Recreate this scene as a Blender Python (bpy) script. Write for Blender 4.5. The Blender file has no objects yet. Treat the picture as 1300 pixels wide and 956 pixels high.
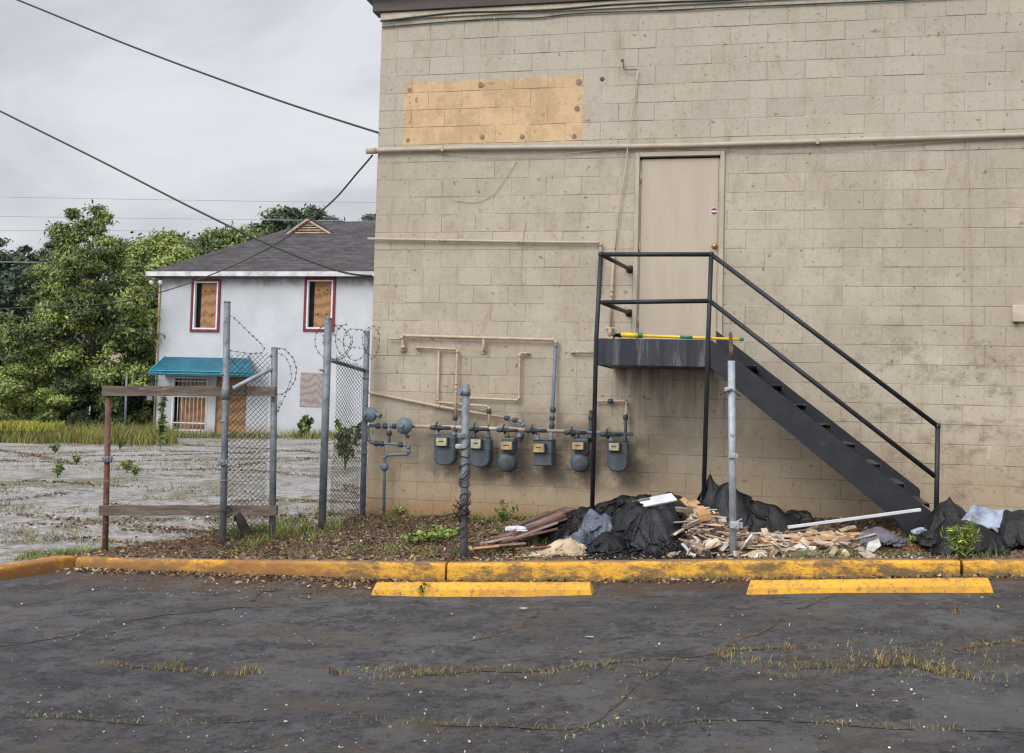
import bpy, math, random
import numpy as np
from mathutils import Vector, Matrix, noise as mn
random.seed(7); rng = np.random.default_rng(7)
S = bpy.context.scene
COL = S.collection
R = math.radians

# ------------------------------------------------------------------ camera
YAW, PIT, ROL, FPX, D, CH = -0.2237, 0.0538, 0.0260, 1450.0, 12.447, 1.6
fw = np.array([math.sin(YAW)*math.cos(PIT), math.cos(YAW)*math.cos(PIT), math.sin(PIT)])
rt = np.array([math.cos(YAW), -math.sin(YAW), 0.0]); up = np.cross(rt, fw)
r2 = rt*math.cos(ROL)+up*math.sin(ROL); u2 = -rt*math.sin(ROL)+up*math.cos(ROL)
def ray(px, py): return fw + r2*(px-650)/FPX - u2*(py-433)/FPX
def at(px, py, Y):
    d = ray(px, py); p = d*Y/d[1]; return (p[0], Y, p[2]+CH)
cam = bpy.data.cameras.new('camera'); co = bpy.data.objects.new('camera', cam); COL.objects.link(co)
cam.sensor_width = 36; cam.lens = FPX/1300*36; cam.shift_y = -45/1300; cam.clip_start = .1; cam.clip_end = 3000
m = Matrix(((r2[0], u2[0], -fw[0], 0), (r2[1], u2[1], -fw[1], 0), (r2[2], u2[2], -fw[2], CH), (0, 0, 0, 1)))
co.matrix_world = m; S.camera = co

# ------------------------------------------------------------------ materials
def nm(name):
    mt = bpy.data.materials.new(name); mt.use_nodes = True
    nt = mt.node_tree; b = nt.nodes['Principled BSDF']; return mt, nt, b
def N(nt, t, **k):
    n = nt.nodes.new(t)
    for a, v in k.items():
        if a == 'i':
            for q, w in v.items(): n.inputs[q].default_value = w
        else: setattr(n, a, v)
    return n
def coord(nt, scale=(1, 1, 1), rot=(0, 0, 0), kind='Object'):
    tc = N(nt, 'ShaderNodeTexCoord'); mp = N(nt, 'ShaderNodeMapping')
    mp.inputs['Scale'].default_value = scale; mp.inputs['Rotation'].default_value = rot
    nt.links.new(tc.outputs[kind], mp.inputs[0]); return mp.outputs[0]
def noise(nt, vec, scale, detail=6, rough=.6, dist=0):
    n = N(nt, 'ShaderNodeTexNoise', i={'Scale': scale, 'Detail': detail, 'Roughness': rough, 'Distortion': dist})
    nt.links.new(vec, n.inputs['Vector']); return n.outputs['Fac']
def ramp(nt, fac, lo, hi, a=0., b=1.):
    n = N(nt, 'ShaderNodeMapRange', i={'From Min': lo, 'From Max': hi, 'To Min': a, 'To Max': b})
    n.interpolation_type = 'SMOOTHSTEP'
    nt.links.new(fac, n.inputs['Value']); return n.outputs[0]
def mix(nt, fac, a, b, mode='MIX'):
    n = N(nt, 'ShaderNodeMix', data_type='RGBA', blend_type=mode)
    if isinstance(fac, (int, float)): n.inputs['Factor'].default_value = fac
    else: nt.links.new(fac, n.inputs['Factor'])
    for v, k in ((a, 6), (b, 7)):
        if isinstance(v, tuple): n.inputs[k].default_value = (*v, 1)
        else: nt.links.new(v, n.inputs[k])
    return n.outputs[2]
def math2(nt, op, a, b=0.):
    n = N(nt, 'ShaderNodeMath', operation=op)
    for v, k in ((a, 0), (b, 1)):
        if isinstance(v, (int, float)): n.inputs[k].default_value = v
        else: nt.links.new(v, n.inputs[k])
    return n.outputs[0]
def bump(nt, b, h, strength=.5, dist=.01, prev=None):
    n = N(nt, 'ShaderNodeBump', i={'Strength': strength, 'Distance': dist})
    nt.links.new(h, n.inputs['Height'])
    if prev is not None: nt.links.new(prev, n.inputs['Normal'])
    nt.links.new(n.outputs[0], b.inputs['Normal']); return n.outputs[0]
def mat(name, c1, c2=None, scale=5, rough=.7, lo=.35, hi=.65, bs=0, bd=.004, bscale=60, metal=0, stretch=(1, 1, 1),
        c3=None, s3=14, lo3=.58, hi3=.66, spec=.4, tone=0, detail=7):
    mt, nt, b = nm(name); v = coord(nt, stretch)
    c2 = c2 or tuple(x*.75 for x in c1)
    c = mix(nt, ramp(nt, noise(nt, v, scale, detail), lo, hi), c1, c2)
    if c3: c = mix(nt, ramp(nt, noise(nt, v, s3, 8, .7), lo3, hi3), c, c3)
    if tone:
        a = N(nt, 'ShaderNodeAttribute', attribute_name='tone')
        c = mix(nt, 1.0, c, ramp_color(nt, a.outputs['Fac'], 1-tone, 1+tone), 'MULTIPLY')
    nt.links.new(c, b.inputs['Base Color'])
    b.inputs['Roughness'].default_value = rough; b.inputs['Metallic'].default_value = metal
    b.inputs['Specular IOR Level'].default_value = spec
    if bs: bump(nt, b, noise(nt, v, bscale, 6), bs, bd)
    return mt
def ramp_color(nt, fac, lo, hi):
    n = N(nt, 'ShaderNodeMapRange', i={'From Min': 0, 'From Max': 1, 'To Min': lo, 'To Max': hi})
    nt.links.new(fac, n.inputs['Value'])
    c = N(nt, 'ShaderNodeCombineColor')
    for k in range(3): nt.links.new(n.outputs[0], c.inputs[k])
    return c.outputs[0]
def sep(nt, kind='Object'):
    tc = N(nt, 'ShaderNodeTexCoord'); s = N(nt, 'ShaderNodeSeparateXYZ'); nt.links.new(tc.outputs[kind], s.inputs[0]); return s.outputs

# painted block wall, object space = world space
def wall_material():
    mt, nt, b = nm('painted_block'); v = coord(nt); X, Y, Z = sep(nt)
    A = N(nt, 'ShaderNodeAttribute', attribute_name='tone').outputs['Fac']
    c = mix(nt, ramp(nt, noise(nt, v, 1.1, 8, .75), .42, .58), (.445, .388, .31), (.385, .332, .26))
    # upper wall slightly greyer paint
    c = mix(nt, ramp(nt, Z, 4.1, 4.45, 0, .55), c, (.42, .38, .315))
    c = mix(nt, 1.0, c, ramp_color(nt, A, .93, 1.05), 'MULTIPLY')
    # blotchy roller streaks
    vs = coord(nt, (1, 1, .35))
    c = mix(nt, ramp(nt, noise(nt, vs, 6, 9, .8), .48, .70, 0, .55), c, (.29, .225, .155))
    c = mix(nt, ramp(nt, noise(nt, v, 2.3, 9, .8), .55, .70, 0, .35), c, (.50, .43, .35))
    # bare orange rectangle where a sign was taken away
    wob = math2(nt, 'MULTIPLY', math2(nt, 'SUBTRACT', noise(nt, v, 9, 5), .5), .05)
    def band(s, lo, hi, soft=.012):
        q = math2(nt, 'ADD', s, wob)
        return math2(nt, 'MULTIPLY', ramp(nt, q, lo-soft, lo+soft), ramp(nt, q, hi-soft, hi+soft, 1, 0))
    pm = math2(nt, 'MULTIPLY', band(X, PX0, PX1, .02), band(Z, PZ0, PZ1))
    oc = mix(nt, ramp(nt, noise(nt, v, 2.6, 8, .8), .43, .57), (.57, .40, .235), (.46, .32, .19))
    oc = mix(nt, 1.0, oc, ramp_color(nt, A, .9, 1.08), 'MULTIPLY')
    c = mix(nt, pm, c, oc)
    # soil splash and damp near the ground, ragged upper edge
    n1 = noise(nt, coord(nt, (1, 1, .5)), 2.2, 8, .7)
    zz = math2(nt, 'ADD', Z, math2(nt, 'MULTIPLY', math2(nt, 'SUBTRACT', n1, .5), 1.5))
    c = mix(nt, ramp(nt, zz, .4, 1.9, .62, 0), c, (.34, .25, .145))
    c = mix(nt, ramp(nt, math2(nt, 'ADD', Z, math2(nt, 'MULTIPLY', n1, -.5)), .02, .36, .75, 0), c, (.27, .15, .06))
    # dark grime patches and chalky deposits on the lower right
    lowr = math2(nt, 'MULTIPLY', ramp(nt, X, .2, 1.2), ramp(nt, Z, 2.2, 2.75, 1, 0))
    gm = math2(nt, 'MULTIPLY', ramp(nt, noise(nt, coord(nt, (1, 1, 1.6)), 3.1, 8, .75), .5, .64), lowr)
    c = mix(nt, math2(nt, 'MULTIPLY', gm, .62), c, (.20, .165, .12))
    em = math2(nt, 'MULTIPLY', ramp(nt, noise(nt, coord(nt, (1.6, 1, .5)), 5, 8, .75), .58, .7), lowr)
    c = mix(nt, math2(nt, 'MULTIPLY', em, .5), c, (.55, .49, .40))
    # soft shadow of the meters painted into the wall colour, mixed with grime
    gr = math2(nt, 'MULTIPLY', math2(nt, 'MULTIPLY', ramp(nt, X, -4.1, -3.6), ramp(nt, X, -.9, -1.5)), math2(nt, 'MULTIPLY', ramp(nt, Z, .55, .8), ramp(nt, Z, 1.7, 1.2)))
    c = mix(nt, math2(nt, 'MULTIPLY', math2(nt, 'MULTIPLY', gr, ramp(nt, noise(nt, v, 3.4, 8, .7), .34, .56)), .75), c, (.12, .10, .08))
    # dark vertical streaks on the wall below the landing
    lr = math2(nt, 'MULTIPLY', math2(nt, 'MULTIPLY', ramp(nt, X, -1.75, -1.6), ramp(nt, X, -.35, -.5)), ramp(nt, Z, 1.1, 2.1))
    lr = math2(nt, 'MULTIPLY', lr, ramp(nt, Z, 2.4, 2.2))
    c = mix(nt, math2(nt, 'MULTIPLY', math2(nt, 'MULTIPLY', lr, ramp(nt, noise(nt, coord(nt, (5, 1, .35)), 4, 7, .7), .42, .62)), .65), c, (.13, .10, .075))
    # pits
    pit = ramp(nt, noise(nt, v, 48, 4, .8), .58, .65)
    c = mix(nt, math2(nt, 'MULTIPLY', pit, .30), c, (.15, .12, .085))
    c = mix(nt, ramp(nt, noise(nt, coord(nt, (1, 1, .8)), 20, 5, .8), .57, .64, 0, .38), c, (.17, .13, .09))
    big = ramp(nt, noise(nt, v, 15, 3, .6), .67, .70)
    c = mix(nt, math2(nt, 'MULTIPLY', big, .6), c, (.13, .085, .055))
    nt.links.new(c, b.inputs['Base Color']); b.inputs['Roughness'].default_value = .9; b.inputs['Specular IOR Level'].default_value = .2
    h = noise(nt, v, 28, 6, .8)
    bump(nt, b, h, .6, .006); return mt
_a, _b = at(514, 105, D), at(739, 180, D)
PX0, PX1, PZ0, PZ1 = _a[0], _b[0], _b[2]+.01, _a[2]

def asphalt_material():
    mt, nt, b = nm('old_asphalt'); v = coord(nt); X, Y, Z = sep(nt)
    c = mix(nt, ramp(nt, noise(nt, v, .9, 8, .65), .40, .60), (.066, .066, .074), (.112, .110, .116))
    c = mix(nt, ramp(nt, noise(nt, v, 3.5, 9, .8), .47, .56, 0, .75), c, (.034, .032, .036))
    c = mix(nt, ramp(nt, noise(nt, v, 14, 8, .85), .50, .57, 0, .65), c, (.030, .028, .031))
    c = mix(nt, ramp(nt, noise(nt, v, 22, 8, .85), .52, .60, 0, .55), c, (.135, .128, .128))
    vo = N(nt, 'ShaderNodeTexVoronoi', feature='F1', i={'Scale': 95}); nt.links.new(v, vo.inputs['Vector'])
    c = mix(nt, ramp(nt, vo.outputs['Distance'], .10, .24, .55, 0), c, (.20, .19, .18))
    n1 = noise(nt, v, 3.0, 9, .8)
    soil = math2(nt, 'ADD', ramp(nt, Y, 8.5, 9.8, -.20, .17), n1)
    soil = math2(nt, 'ADD', soil, math2(nt, 'MULTIPLY', math2(nt, 'MULTIPLY', ramp(nt, X, -2.4, -3.6), ramp(nt, X, -5.9, -5.0)), ramp(nt, Y, 8.0, 8.9, 0, .09)))
    c = mix(nt, ramp(nt, soil, .48, .60, 0, .9), c, (.105, .062, .040))
    n2 = noise(nt, coord(nt, (.6, 1, 1)), 1.5, 9, .85)
    c = mix(nt, ramp(nt, n2, .51, .55, 0, .55), c, (.125, .10, .078))
    c = mix(nt, ramp(nt, noise(nt, coord(nt, (1, 1, 1), (0, 0, 1.1)), .9, 9, .8), .53, .57, 0, .5), c, (.15, .146, .148))
    nt.links.new(c, b.inputs['Base Color']); b.inputs['Roughness'].default_value = .85; b.inputs['Specular IOR Level'].default_value = .3
    h = math2(nt, 'ADD', noise(nt, v, 18, 9, .85), noise(nt, v, 70, 5, .8))
    bump(nt, b, h, 1.0, .022); return mt
def backlot_material():
    mt, nt, b = nm('bleached_lot'); v = coord(nt); vs = coord(nt, (1.3, .9, 1), (0, 0, R(35)))
    c = mix(nt, ramp(nt, noise(nt, v, .6, 9, .75), .42, .58), (.29, .28, .278), (.205, .198, .198))
    c = mix(nt, ramp(nt, noise(nt, v, 2.8, 9, .85), .48, .56, 0, .65), c, (.125, .115, .112))
    c = mix(nt, ramp(nt, noise(nt, v, 7, 9, .85), .50, .55, 0, .6), c, (.38, .37, .36))
    c = mix(nt, ramp(nt, noise(nt, v, 11, 9, .85), .52, .58, 0, .55), c, (.09, .08, .07))
    w1 = N(nt, 'ShaderNodeTexNoise', i={'Scale': 1.1, 'Detail': 7, 'Roughness': .7}); nt.links.new(v, w1.inputs['Vector'])
    for sc, lo, hi, amt, col in ((.33, .010, .045, .9, (.10, .095, .045)), (.9, .004, .02, .75, (.085, .07, .045))):
        mx = N(nt, 'ShaderNodeMix', data_type='VECTOR'); mx.inputs['Factor'].default_value = .5 if sc < .5 else .4
        ad = N(nt, 'ShaderNodeVectorMath', operation='MULTIPLY_ADD'); nt.links.new(w1.outputs['Color'], ad.inputs[0]); ad.inputs[1].default_value = (3, 3, 0); nt.links.new(v, ad.inputs[2])
        vo = N(nt, 'ShaderNodeTexVoronoi', feature='DISTANCE_TO_EDGE', i={'Scale': sc}); nt.links.new(ad.outputs[0], vo.inputs['Vector'])
        c = mix(nt, math2(nt, 'MULTIPLY', ramp(nt, vo.outputs['Distance'], lo, hi, amt, 0), ramp(nt, noise(nt, v, .8, 5), .40, .52)), c, col)
    c = mix(nt, ramp(nt, noise(nt, vs, 1.1, 9, .85), .545, .59, 0, .8), c, (.16, .15, .07))
    c = mix(nt, ramp(nt, noise(nt, vs, 1.9, 9, .85), .545, .58, 0, .8), c, (.16, .095, .065))
    nt.links.new(c, b.inputs['Base Color']); b.inputs['Roughness'].default_value = .95
    bump(nt, b, noise(nt, v, 40, 6, .8), .35, .008); return mt
def kerb_material(worn):
    mt, nt, b = nm('worn_yellow_paint' if worn else 'fresh_yellow_paint'); v = coord(nt); X, Y, Z = sep(nt)
    c = mix(nt, ramp(nt, noise(nt, v, 3, 8, .7), .3, .7), (.66, .35, .020), (.56, .27, .014))
    if worn:
        n1 = noise(nt, coord(nt, (.7, 1, 1.8)), 4.5, 9, .85)
        c = mix(nt, ramp(nt, n1, .47, .53, 0, .8), c, (.30, .145, .020))
        c = mix(nt, ramp(nt, n1, .52, .57, 0, .8), c, (.08, .05, .025))
        c = mix(nt, ramp(nt, noise(nt, v, 26, 8, .85), .53, .58, 0, .6), c, (.14, .08, .03))
        rel = math2(nt, 'SUBTRACT', Z, math2(nt, 'MAXIMUM', math2(nt, 'ADD', math2(nt, 'MULTIPLY', X, .0703), .19), math2(nt, 'ADD', math2(nt, 'MULTIPLY', X, .0239), .063)))
        rel = math2(nt, 'ADD', rel, math2(nt, 'MULTIPLY', math2(nt, 'SUBTRACT', noise(nt, v, 5, 8, .8), .5), .45))
        c = mix(nt, ramp(nt, rel, .0, .09, .85, 0), c, (.11, .075, .03))
        left = ramp(nt, X, -3.0, -4.6)
        c = mix(nt, math2(nt, 'MULTIPLY', left, ramp(nt, noise(nt, v, 2.3, 8, .8), .38, .52, 0, .85)), c, (.22, .088, .02))
        g = N(nt, 'ShaderNodeNewGeometry'); s = N(nt, 'ShaderNodeSeparateXYZ'); nt.links.new(g.outputs['Normal'], s.inputs[0])
        topm = math2(nt, 'MULTIPLY', ramp(nt, s.outputs[2], .7, .95), ramp(nt, math2(nt, 'ADD', Y, math2(nt, 'MULTIPLY', n1, .06)), 9.855, 9.885))
        topm = math2(nt, 'MULTIPLY', topm, ramp(nt, X, -6.5, -6.0))
        c = mix(nt, math2(nt, 'MULTIPLY', topm, .92), c, (.20, .125, .075))
    else:
        c = mix(nt, ramp(nt, noise(nt, v, 5, 9, .85), .50, .57, 0, .65), c, (.40, .20, .035))
        c = mix(nt, ramp(nt, noise(nt, v, 24, 8, .85), .545, .58, 0, .75), c, (.15, .10, .06))
    nt.links.new(c, b.inputs['Base Color']); b.inputs['Roughness'].default_value = .65
    bump(nt, b, noise(nt, v, 30, 8, .75), .55, .008); return mt
def plywood_material(name, c1, c2, c3, sc=1.0):
    mt, nt, b = nm(name); v = coord(nt, (2.2*sc, 2.2*sc, .7*sc))
    n = noise(nt, v, 1.5, 3, .5)
    w = N(nt, 'ShaderNodeTexWave', wave_type='RINGS', i={'Scale': 1.1, 'Distortion': 11, 'Detail': 4, 'Detail Scale': .7}); nt.links.new(v, w.inputs['Vector'])
    c = mix(nt, ramp(nt, w.outputs['Fac'], .35, .9), c1, c2)
    c = mix(nt, ramp(nt, noise(nt, coord(nt, (6, 6, .8)), 3, 7, .7), .45, .75, 0, .6), c, c3)
    nt.links.new(c, b.inputs['Base Color']); b.inputs['Roughness'].default_value = .8; return mt
def white_brick_material():
    mt, nt, b = nm('white_painted_brick'); v = coord(nt)
    s = sep(nt); cb = N(nt, 'ShaderNodeCombineXYZ'); nt.links.new(s[0], cb.inputs[0]); nt.links.new(s[2], cb.inputs[1])
    br = N(nt, 'ShaderNodeTexBrick', i={'Scale': 1, 'Mortar Size': .012, 'Mortar Smooth': .3, 'Brick Width': .4, 'Row Height': .16})
    nt.links.new(cb.outputs[0], br.inputs['Vector'])
    c = mix(nt, ramp(nt, noise(nt, v, .8, 7, .6), .3, .7), (.51, .525, .555), (.42, .435, .465))
    c = mix(nt, math2(nt, 'MULTIPLY', br.outputs['Fac'], .14), c, (.36, .37, .42))
    # mildew runs under the eave
    zz = math2(nt, 'ADD', s[2], math2(nt, 'MULTIPLY', noise(nt, coord(nt, (1.2, 1, .4)), 2.0, 7, .7), .9))
    c = mix(nt, ramp(nt, zz, 5.75, 6.1, 0, .75), c, (.12, .12, .12))
    c = mix(nt, ramp(nt, noise(nt, coord(nt, (2, 1, .5)), 2.6, 8, .75), .62, .74, 0, .35), c, (.40, .38, .34))
    c = mix(nt, ramp(nt, math2(nt, 'ADD', s[2], math2(nt, 'MULTIPLY', noise(nt, v, 3, 6), -.6)), .05, .35, .7, 0), c, (.35, .27, .17))
    nt.links.new(c, b.inputs['Base Color']); b.inputs['Roughness'].default_value = .7
    bump(nt, b, br.outputs['Fac'], -.25, .006); return mt
def shingle_material():
    mt, nt, b = nm('asphalt_shingles'); v = coord(nt)
    s = sep(nt); cb = N(nt, 'ShaderNodeCombineXYZ'); nt.links.new(s[0], cb.inputs[0]); nt.links.new(s[2], cb.inputs[1])
    br = N(nt, 'ShaderNodeTexBrick', i={'Scale': 1, 'Mortar Size': .012, 'Mortar Smooth': .2, 'Brick Width': .35, 'Row Height': .095,
        'Color1': (.058, .050, .054, 1), 'Color2': (.028, .025, .028, 1), 'Mortar': (.014, .012, .014, 1)}); nt.links.new(cb.outputs[0], br.inputs['Vector'])
    c = mix(nt, ramp(nt, noise(nt, coord(nt, (.4, 1, 3)), 3.5, 8, .7), .46, .6, 0, .6), br.outputs['Color'], (.085, .074, .078))
    nt.links.new(c, b.inputs['Base Color']); b.inputs['Roughness'].default_value = .9
    bump(nt, b, noise(nt, v, 9, 6, .8), .6, .02); return mt
def plastic_material(name, c1, c2, rough=.42, fine=26):
    mt, nt, b = nm(name); v = coord(nt)
    c = mix(nt, ramp(nt, noise(nt, v, 6, 8, .7), .35, .7), c1, c2)
    c = mix(nt, ramp(nt, noise(nt, v, 5, 6, .7), .60, .76, 0, .22), c, (.06, .05, .045))
    nt.links.new(c, b.inputs['Base Color']); b.inputs['Roughness'].default_value = rough; b.inputs['Specular IOR Level'].default_value = .30
    n1 = noise(nt, v, 7, 5, .6, 1.2); r1 = math2(nt, 'ABSOLUTE', math2(nt, 'SUBTRACT', n1, .5))
    n2 = noise(nt, v, fine, 4, .6, .8); r2_ = math2(nt, 'ABSOLUTE', math2(nt, 'SUBTRACT', n2, .5))
    bump(nt, b, math2(nt, 'ADD', r1, math2(nt, 'MULTIPLY', r2_, .22)), .55, .05); return mt

MT = {}
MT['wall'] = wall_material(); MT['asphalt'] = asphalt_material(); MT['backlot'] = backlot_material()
MT['kerb'] = kerb_material(True); MT['stop'] = kerb_material(False)
MT['ply'] = plywood_material('plywood', (.36, .20, .095), (.25, .125, .055), (.17, .085, .045))
MT['plygrey'] = plywood_material('weathered_plywood', (.33, .28, .26), (.24, .20, .18), (.16, .13, .12), 1.6)
MT['whitebrick'] = white_brick_material(); MT['shingle'] = shingle_material()
MT['dirt'] = mat('soil', (.13, .082, .055), (.06, .038, .028), 7, .95, .44, .56, 1.0, .03, 40, c3=(.24, .165, .11), s3=24, lo3=.53, hi3=.58)
MT['far'] = mat('far_ground', (.10, .11, .045), (.07, .06, .03), .5, .95)
MT['leafdk'] = mat('leaf_dark', (.068, .095, .036), (.045, .070, .030), .8, .6, tone=.45, spec=.3)
MT['leafmd'] = mat('leaf_mid', (.14, .18, .055), (.095, .135, .042), .8, .6, tone=.45, spec=.3)
MT['leaflt'] = mat('leaf_light', (.26, .30, .085), (.18, .235, .060), .8, .6, tone=.45, spec=.3)
MT['leafyl'] = mat('leaf_yellow', (.50, .47, .08), (.36, .38, .06), .8, .6, tone=.4, spec=.3)
MT['pine'] = mat('pine_needles', (.085, .12, .085), (.055, .085, .065), .8, .7, tone=.4, spec=.2)
MT['bark'] = mat('bark', (.09, .07, .055), (.04, .03, .025), 9, .95, bs=.8, bd=.02, bscale=20)
MT['grass'] = mat('grass_green', (.10, .17, .025), (.06, .11, .018), 2, .7, tone=.5)
MT['straw'] = mat('grass_straw', (.33, .24, .10), (.22, .15, .06), 2, .8, tone=.5)
MT['gold'] = mat('goldenrod', (.42, .36, .03), (.28, .28, .03), 2, .8, tone=.4)
MT['brown'] = mat('dead_leaf', (.14, .075, .04), (.08, .045, .025), 2, .8, tone=.6)
MT['stair'] = mat('black_paint', (.017, .018, .024), (.010, .011, .015), 6, .5, .35, .65, .25, .003, 30, c3=(.055, .050, .048), s3=11, lo3=.60, hi3=.75)
MT['landing'] = mat('scuffed_black_paint', (.013, .015, .022), (.028, .030, .040), 5, .55, .44, .56, stretch=(1, 1, .10), c3=(.09, .088, .09), s3=9, lo3=.52, hi3=.60)
MT['tread'] = mat('worn_tread', (.035, .035, .036), (.018, .018, .018), 14, .7, c3=(.20, .19, .17), s3=9, lo3=.56, hi3=.66)
MT['door'] = mat('door_paint', (.43, .365, .285), (.40, .335, .26), 2.2, .55, stretch=(3, 1, .4), c3=(.34, .28, .215), s3=5, lo3=.55, hi3=.8)
MT['frame'] = mat('door_frame_paint', (.42, .36, .28), (.36, .30, .23), 3, .6)
MT['tanpipe'] = mat('tan_painted_pipe', (.47, .375, .27), (.38, .295, .20), 8, .55, c3=(.25, .16, .09), s3=16, lo3=.60, hi3=.72)
MT['greypipe'] = mat('blue_grey_pipe', (.145, .19, .225), (.10, .135, .165), 9, .5, c3=(.06, .065, .07), s3=22, lo3=.56, hi3=.7)
MT['darkpipe'] = mat('dark_fitting', (.050, .062, .072), (.030, .038, .046), 12, .55, c3=(.11, .12, .125), s3=22)
MT['meter'] = mat('meter_paint', (.075, .095, .108), (.048, .062, .073), 7, .5, c3=(.035, .042, .05), s3=14, lo3=.56, hi3=.72)
MT['dial'] = mat('dial_plate', (.46, .43, .28), (.30, .27, .16), 14, .45)
MT['dialo'] = mat('amber_dial_plate', (.46, .34, .17), (.30, .20, .09), 14, .45)
MT['galv'] = mat('galvanised_steel', (.19, .21, .235), (.12, .135, .15), 9, .55, metal=.25, c3=(.075, .075, .08), s3=18, lo3=.55, hi3=.68)
MT['galvlt'] = mat('bright_galvanised_steel', (.36, .40, .43), (.25, .28, .31), 9, .5, metal=.25, c3=(.12, .11, .10), s3=15, lo3=.58, hi3=.68)
MT['rust'] = mat('rusty_pipe', (.16, .08, .055), (.085, .045, .035), 9, .85, c3=(.30, .17, .10), s3=20, lo3=.57)
MT['wire'] = mat('wire', (.075, .07, .068), (.04, .038, .037), 9, .6, metal=.3)
MT['razor'] = mat('barbed_wire', (.085, .075, .07), (.05, .045, .04), 9, .6, metal=.3)
MT['oldwood'] = mat('weathered_board', (.16, .125, .10), (.09, .07, .057), 9, .9, stretch=(.35, 1, 4), bs=.6, bd=.006, bscale=30, c3=(.30, .25, .21), s3=12, lo3=.57)
MT['stump'] = mat('rotten_wood', (.045, .035, .03), (.02, .016, .014), 12, .95, bs=.8, bd=.02)
MT['cable'] = mat('black_cable', (.012, .013, .014), (.02, .02, .021), 9, .5)
MT['tealcable'] = mat('green_black_cable', (.015, .035, .035), (.03, .06, .055), 3, .5)
MT['tancable'] = mat('tan_wire', (.50, .42, .30), (.34, .25, .14), 9, .6)
MT['fascia'] = mat('brown_fascia', (.085, .062, .055), (.06, .045, .04), 5, .6, stretch=(.3, 1, 3))
MT['cream'] = mat('cream_trim', (.50, .44, .35), (.42, .34, .25), 5, .7)
MT['teal'] = mat('teal_awning', (.012, .125, .185), (.008, .085, .13), 2, .6, c3=(.02, .09, .12), s3=3)
MT['tealtrim'] = mat('teal_trim', (.05, .36, .44), (.03, .26, .34), 3, .6)
MT['red'] = mat('red_trim', (.20, .020, .03), (.13, .016, .022), 4, .6)
MT['white'] = mat('white_trim', (.74, .75, .78), (.62, .62, .64), 4, .6)
MT['fasciaw'] = mat('dirty_white_fascia', (.62, .62, .63), (.40, .40, .40), 3, .7, c3=(.22, .21, .2), s3=4, lo3=.58, hi3=.72)
MT['dark'] = mat('dark_void', (.012, .012, .014), (.02, .02, .022), 4, .9)
MT['ventwood'] = mat('vent_wood', (.50, .38, .25), (.34, .25, .16), 5, .8)
MT['tarp'] = plastic_material('black_tarpaulin', (.006, .0065, .0085), (.011, .0115, .014), .36)
MT['bag'] = plastic_material('black_plastic_bag', (.006, .006, .007), (.012, .012, .013), .38, 34)
MT['bluebag'] = plastic_material('pale_blue_bag', (.34, .39, .47), (.09, .10, .14), .35, 30)
MT['clearbag'] = plastic_material('grey_purple_plastic', (.13, .125, .155), (.06, .055, .07), .3, 30)
MT['denim'] = mat('grey_denim', (.115, .135, .17), (.055, .065, .088), 7, .95, bs=.6, bd=.01, bscale=25, c3=(.30, .33, .36), s3=12, lo3=.6)
MT['creamcloth'] = mat('cream_sheet', (.52, .42, .29), (.36, .27, .175), 6, .9, bs=.6, bd=.01, bscale=20)
MT['plank'] = mat('brown_painted_plank', (.20, .105, .075), (.12, .06, .045), 7, .8, stretch=(.3, 1, 1), c3=(.33, .21, .16), s3=12, lo3=.58)
MT['plankedge'] = mat('grey_plank', (.36, .32, .31), (.22, .19, .18), 7, .8, stretch=(.3, 1, 1))
MT['freshwood'] = mat('pine_wood', (.50, .29, .13), (.38, .20, .085), 7, .75, stretch=(.3, 1, 3), c3=(.28, .14, .06), s3=9)
MT['rubblec'] = mat('cream_rubble', (.48, .40, .30), (.32, .25, .175), 12, .9, bs=.6, bd=.01, tone=.4)
MT['rubblew'] = mat('white_rubble', (.55, .52, .48), (.38, .35, .31), 12, .9, bs=.6, bd=.01, tone=.3)
MT['rubbleb'] = mat('brown_rubble', (.25, .15, .10), (.15, .09, .06), 12, .9, bs=.6, bd=.01, tone=.4)
MT['whiteboard'] = mat('white_panel', (.60, .62, .66), (.50, .50, .53), 5, .6)
MT['redcloth'] = mat('red_cloth', (.26, .008, .025), (.16, .006, .02), 12, .9, bs=.6, bd=.01)
MT['yellow'] = mat('yellow_plastic', (.80, .56, .01), (.72, .48, .01), 9, .35)
MT['green'] = mat('green_tape', (.01, .20, .11), (.008, .15, .09), 9, .4)
MT['brass'] = mat('brass', (.65, .42, .12), (.5, .3, .08), 9, .35, metal=.8)
MT['stickr'] = mat('sticker_maroon', (.22, .03, .06), (.2, .03, .05), 9, .5)
MT['stickw'] = mat('sticker_white', (.7, .66, .64), (.65, .6, .6), 9, .5)
MT['glue'] = mat('old_adhesive', (.17, .12, .10), (.30, .20, .12), 20, .9)
MT['pet'] = mat('clear_bottle', (.38, .42, .45), (.25, .28, .32), 20, .2)
MT['orange'] = mat('orange_label', (.70, .20, .04), (.6, .16, .03), 20, .4)
MT['greenpl'] = mat('green_wrapper', (.03, .38, .20), (.02, .3, .16), 20, .4)
MT['bulb'] = mat('lamp_glass', (.75, .76, .78), (.6, .6, .6), 9, .3)
MT['crack'] = mat('crack_soil', (.085, .06, .04), (.035, .027, .022), 11, .95, bs=.9, bd=.02, bscale=40, c3=(.25, .17, .09), s3=22)

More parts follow.
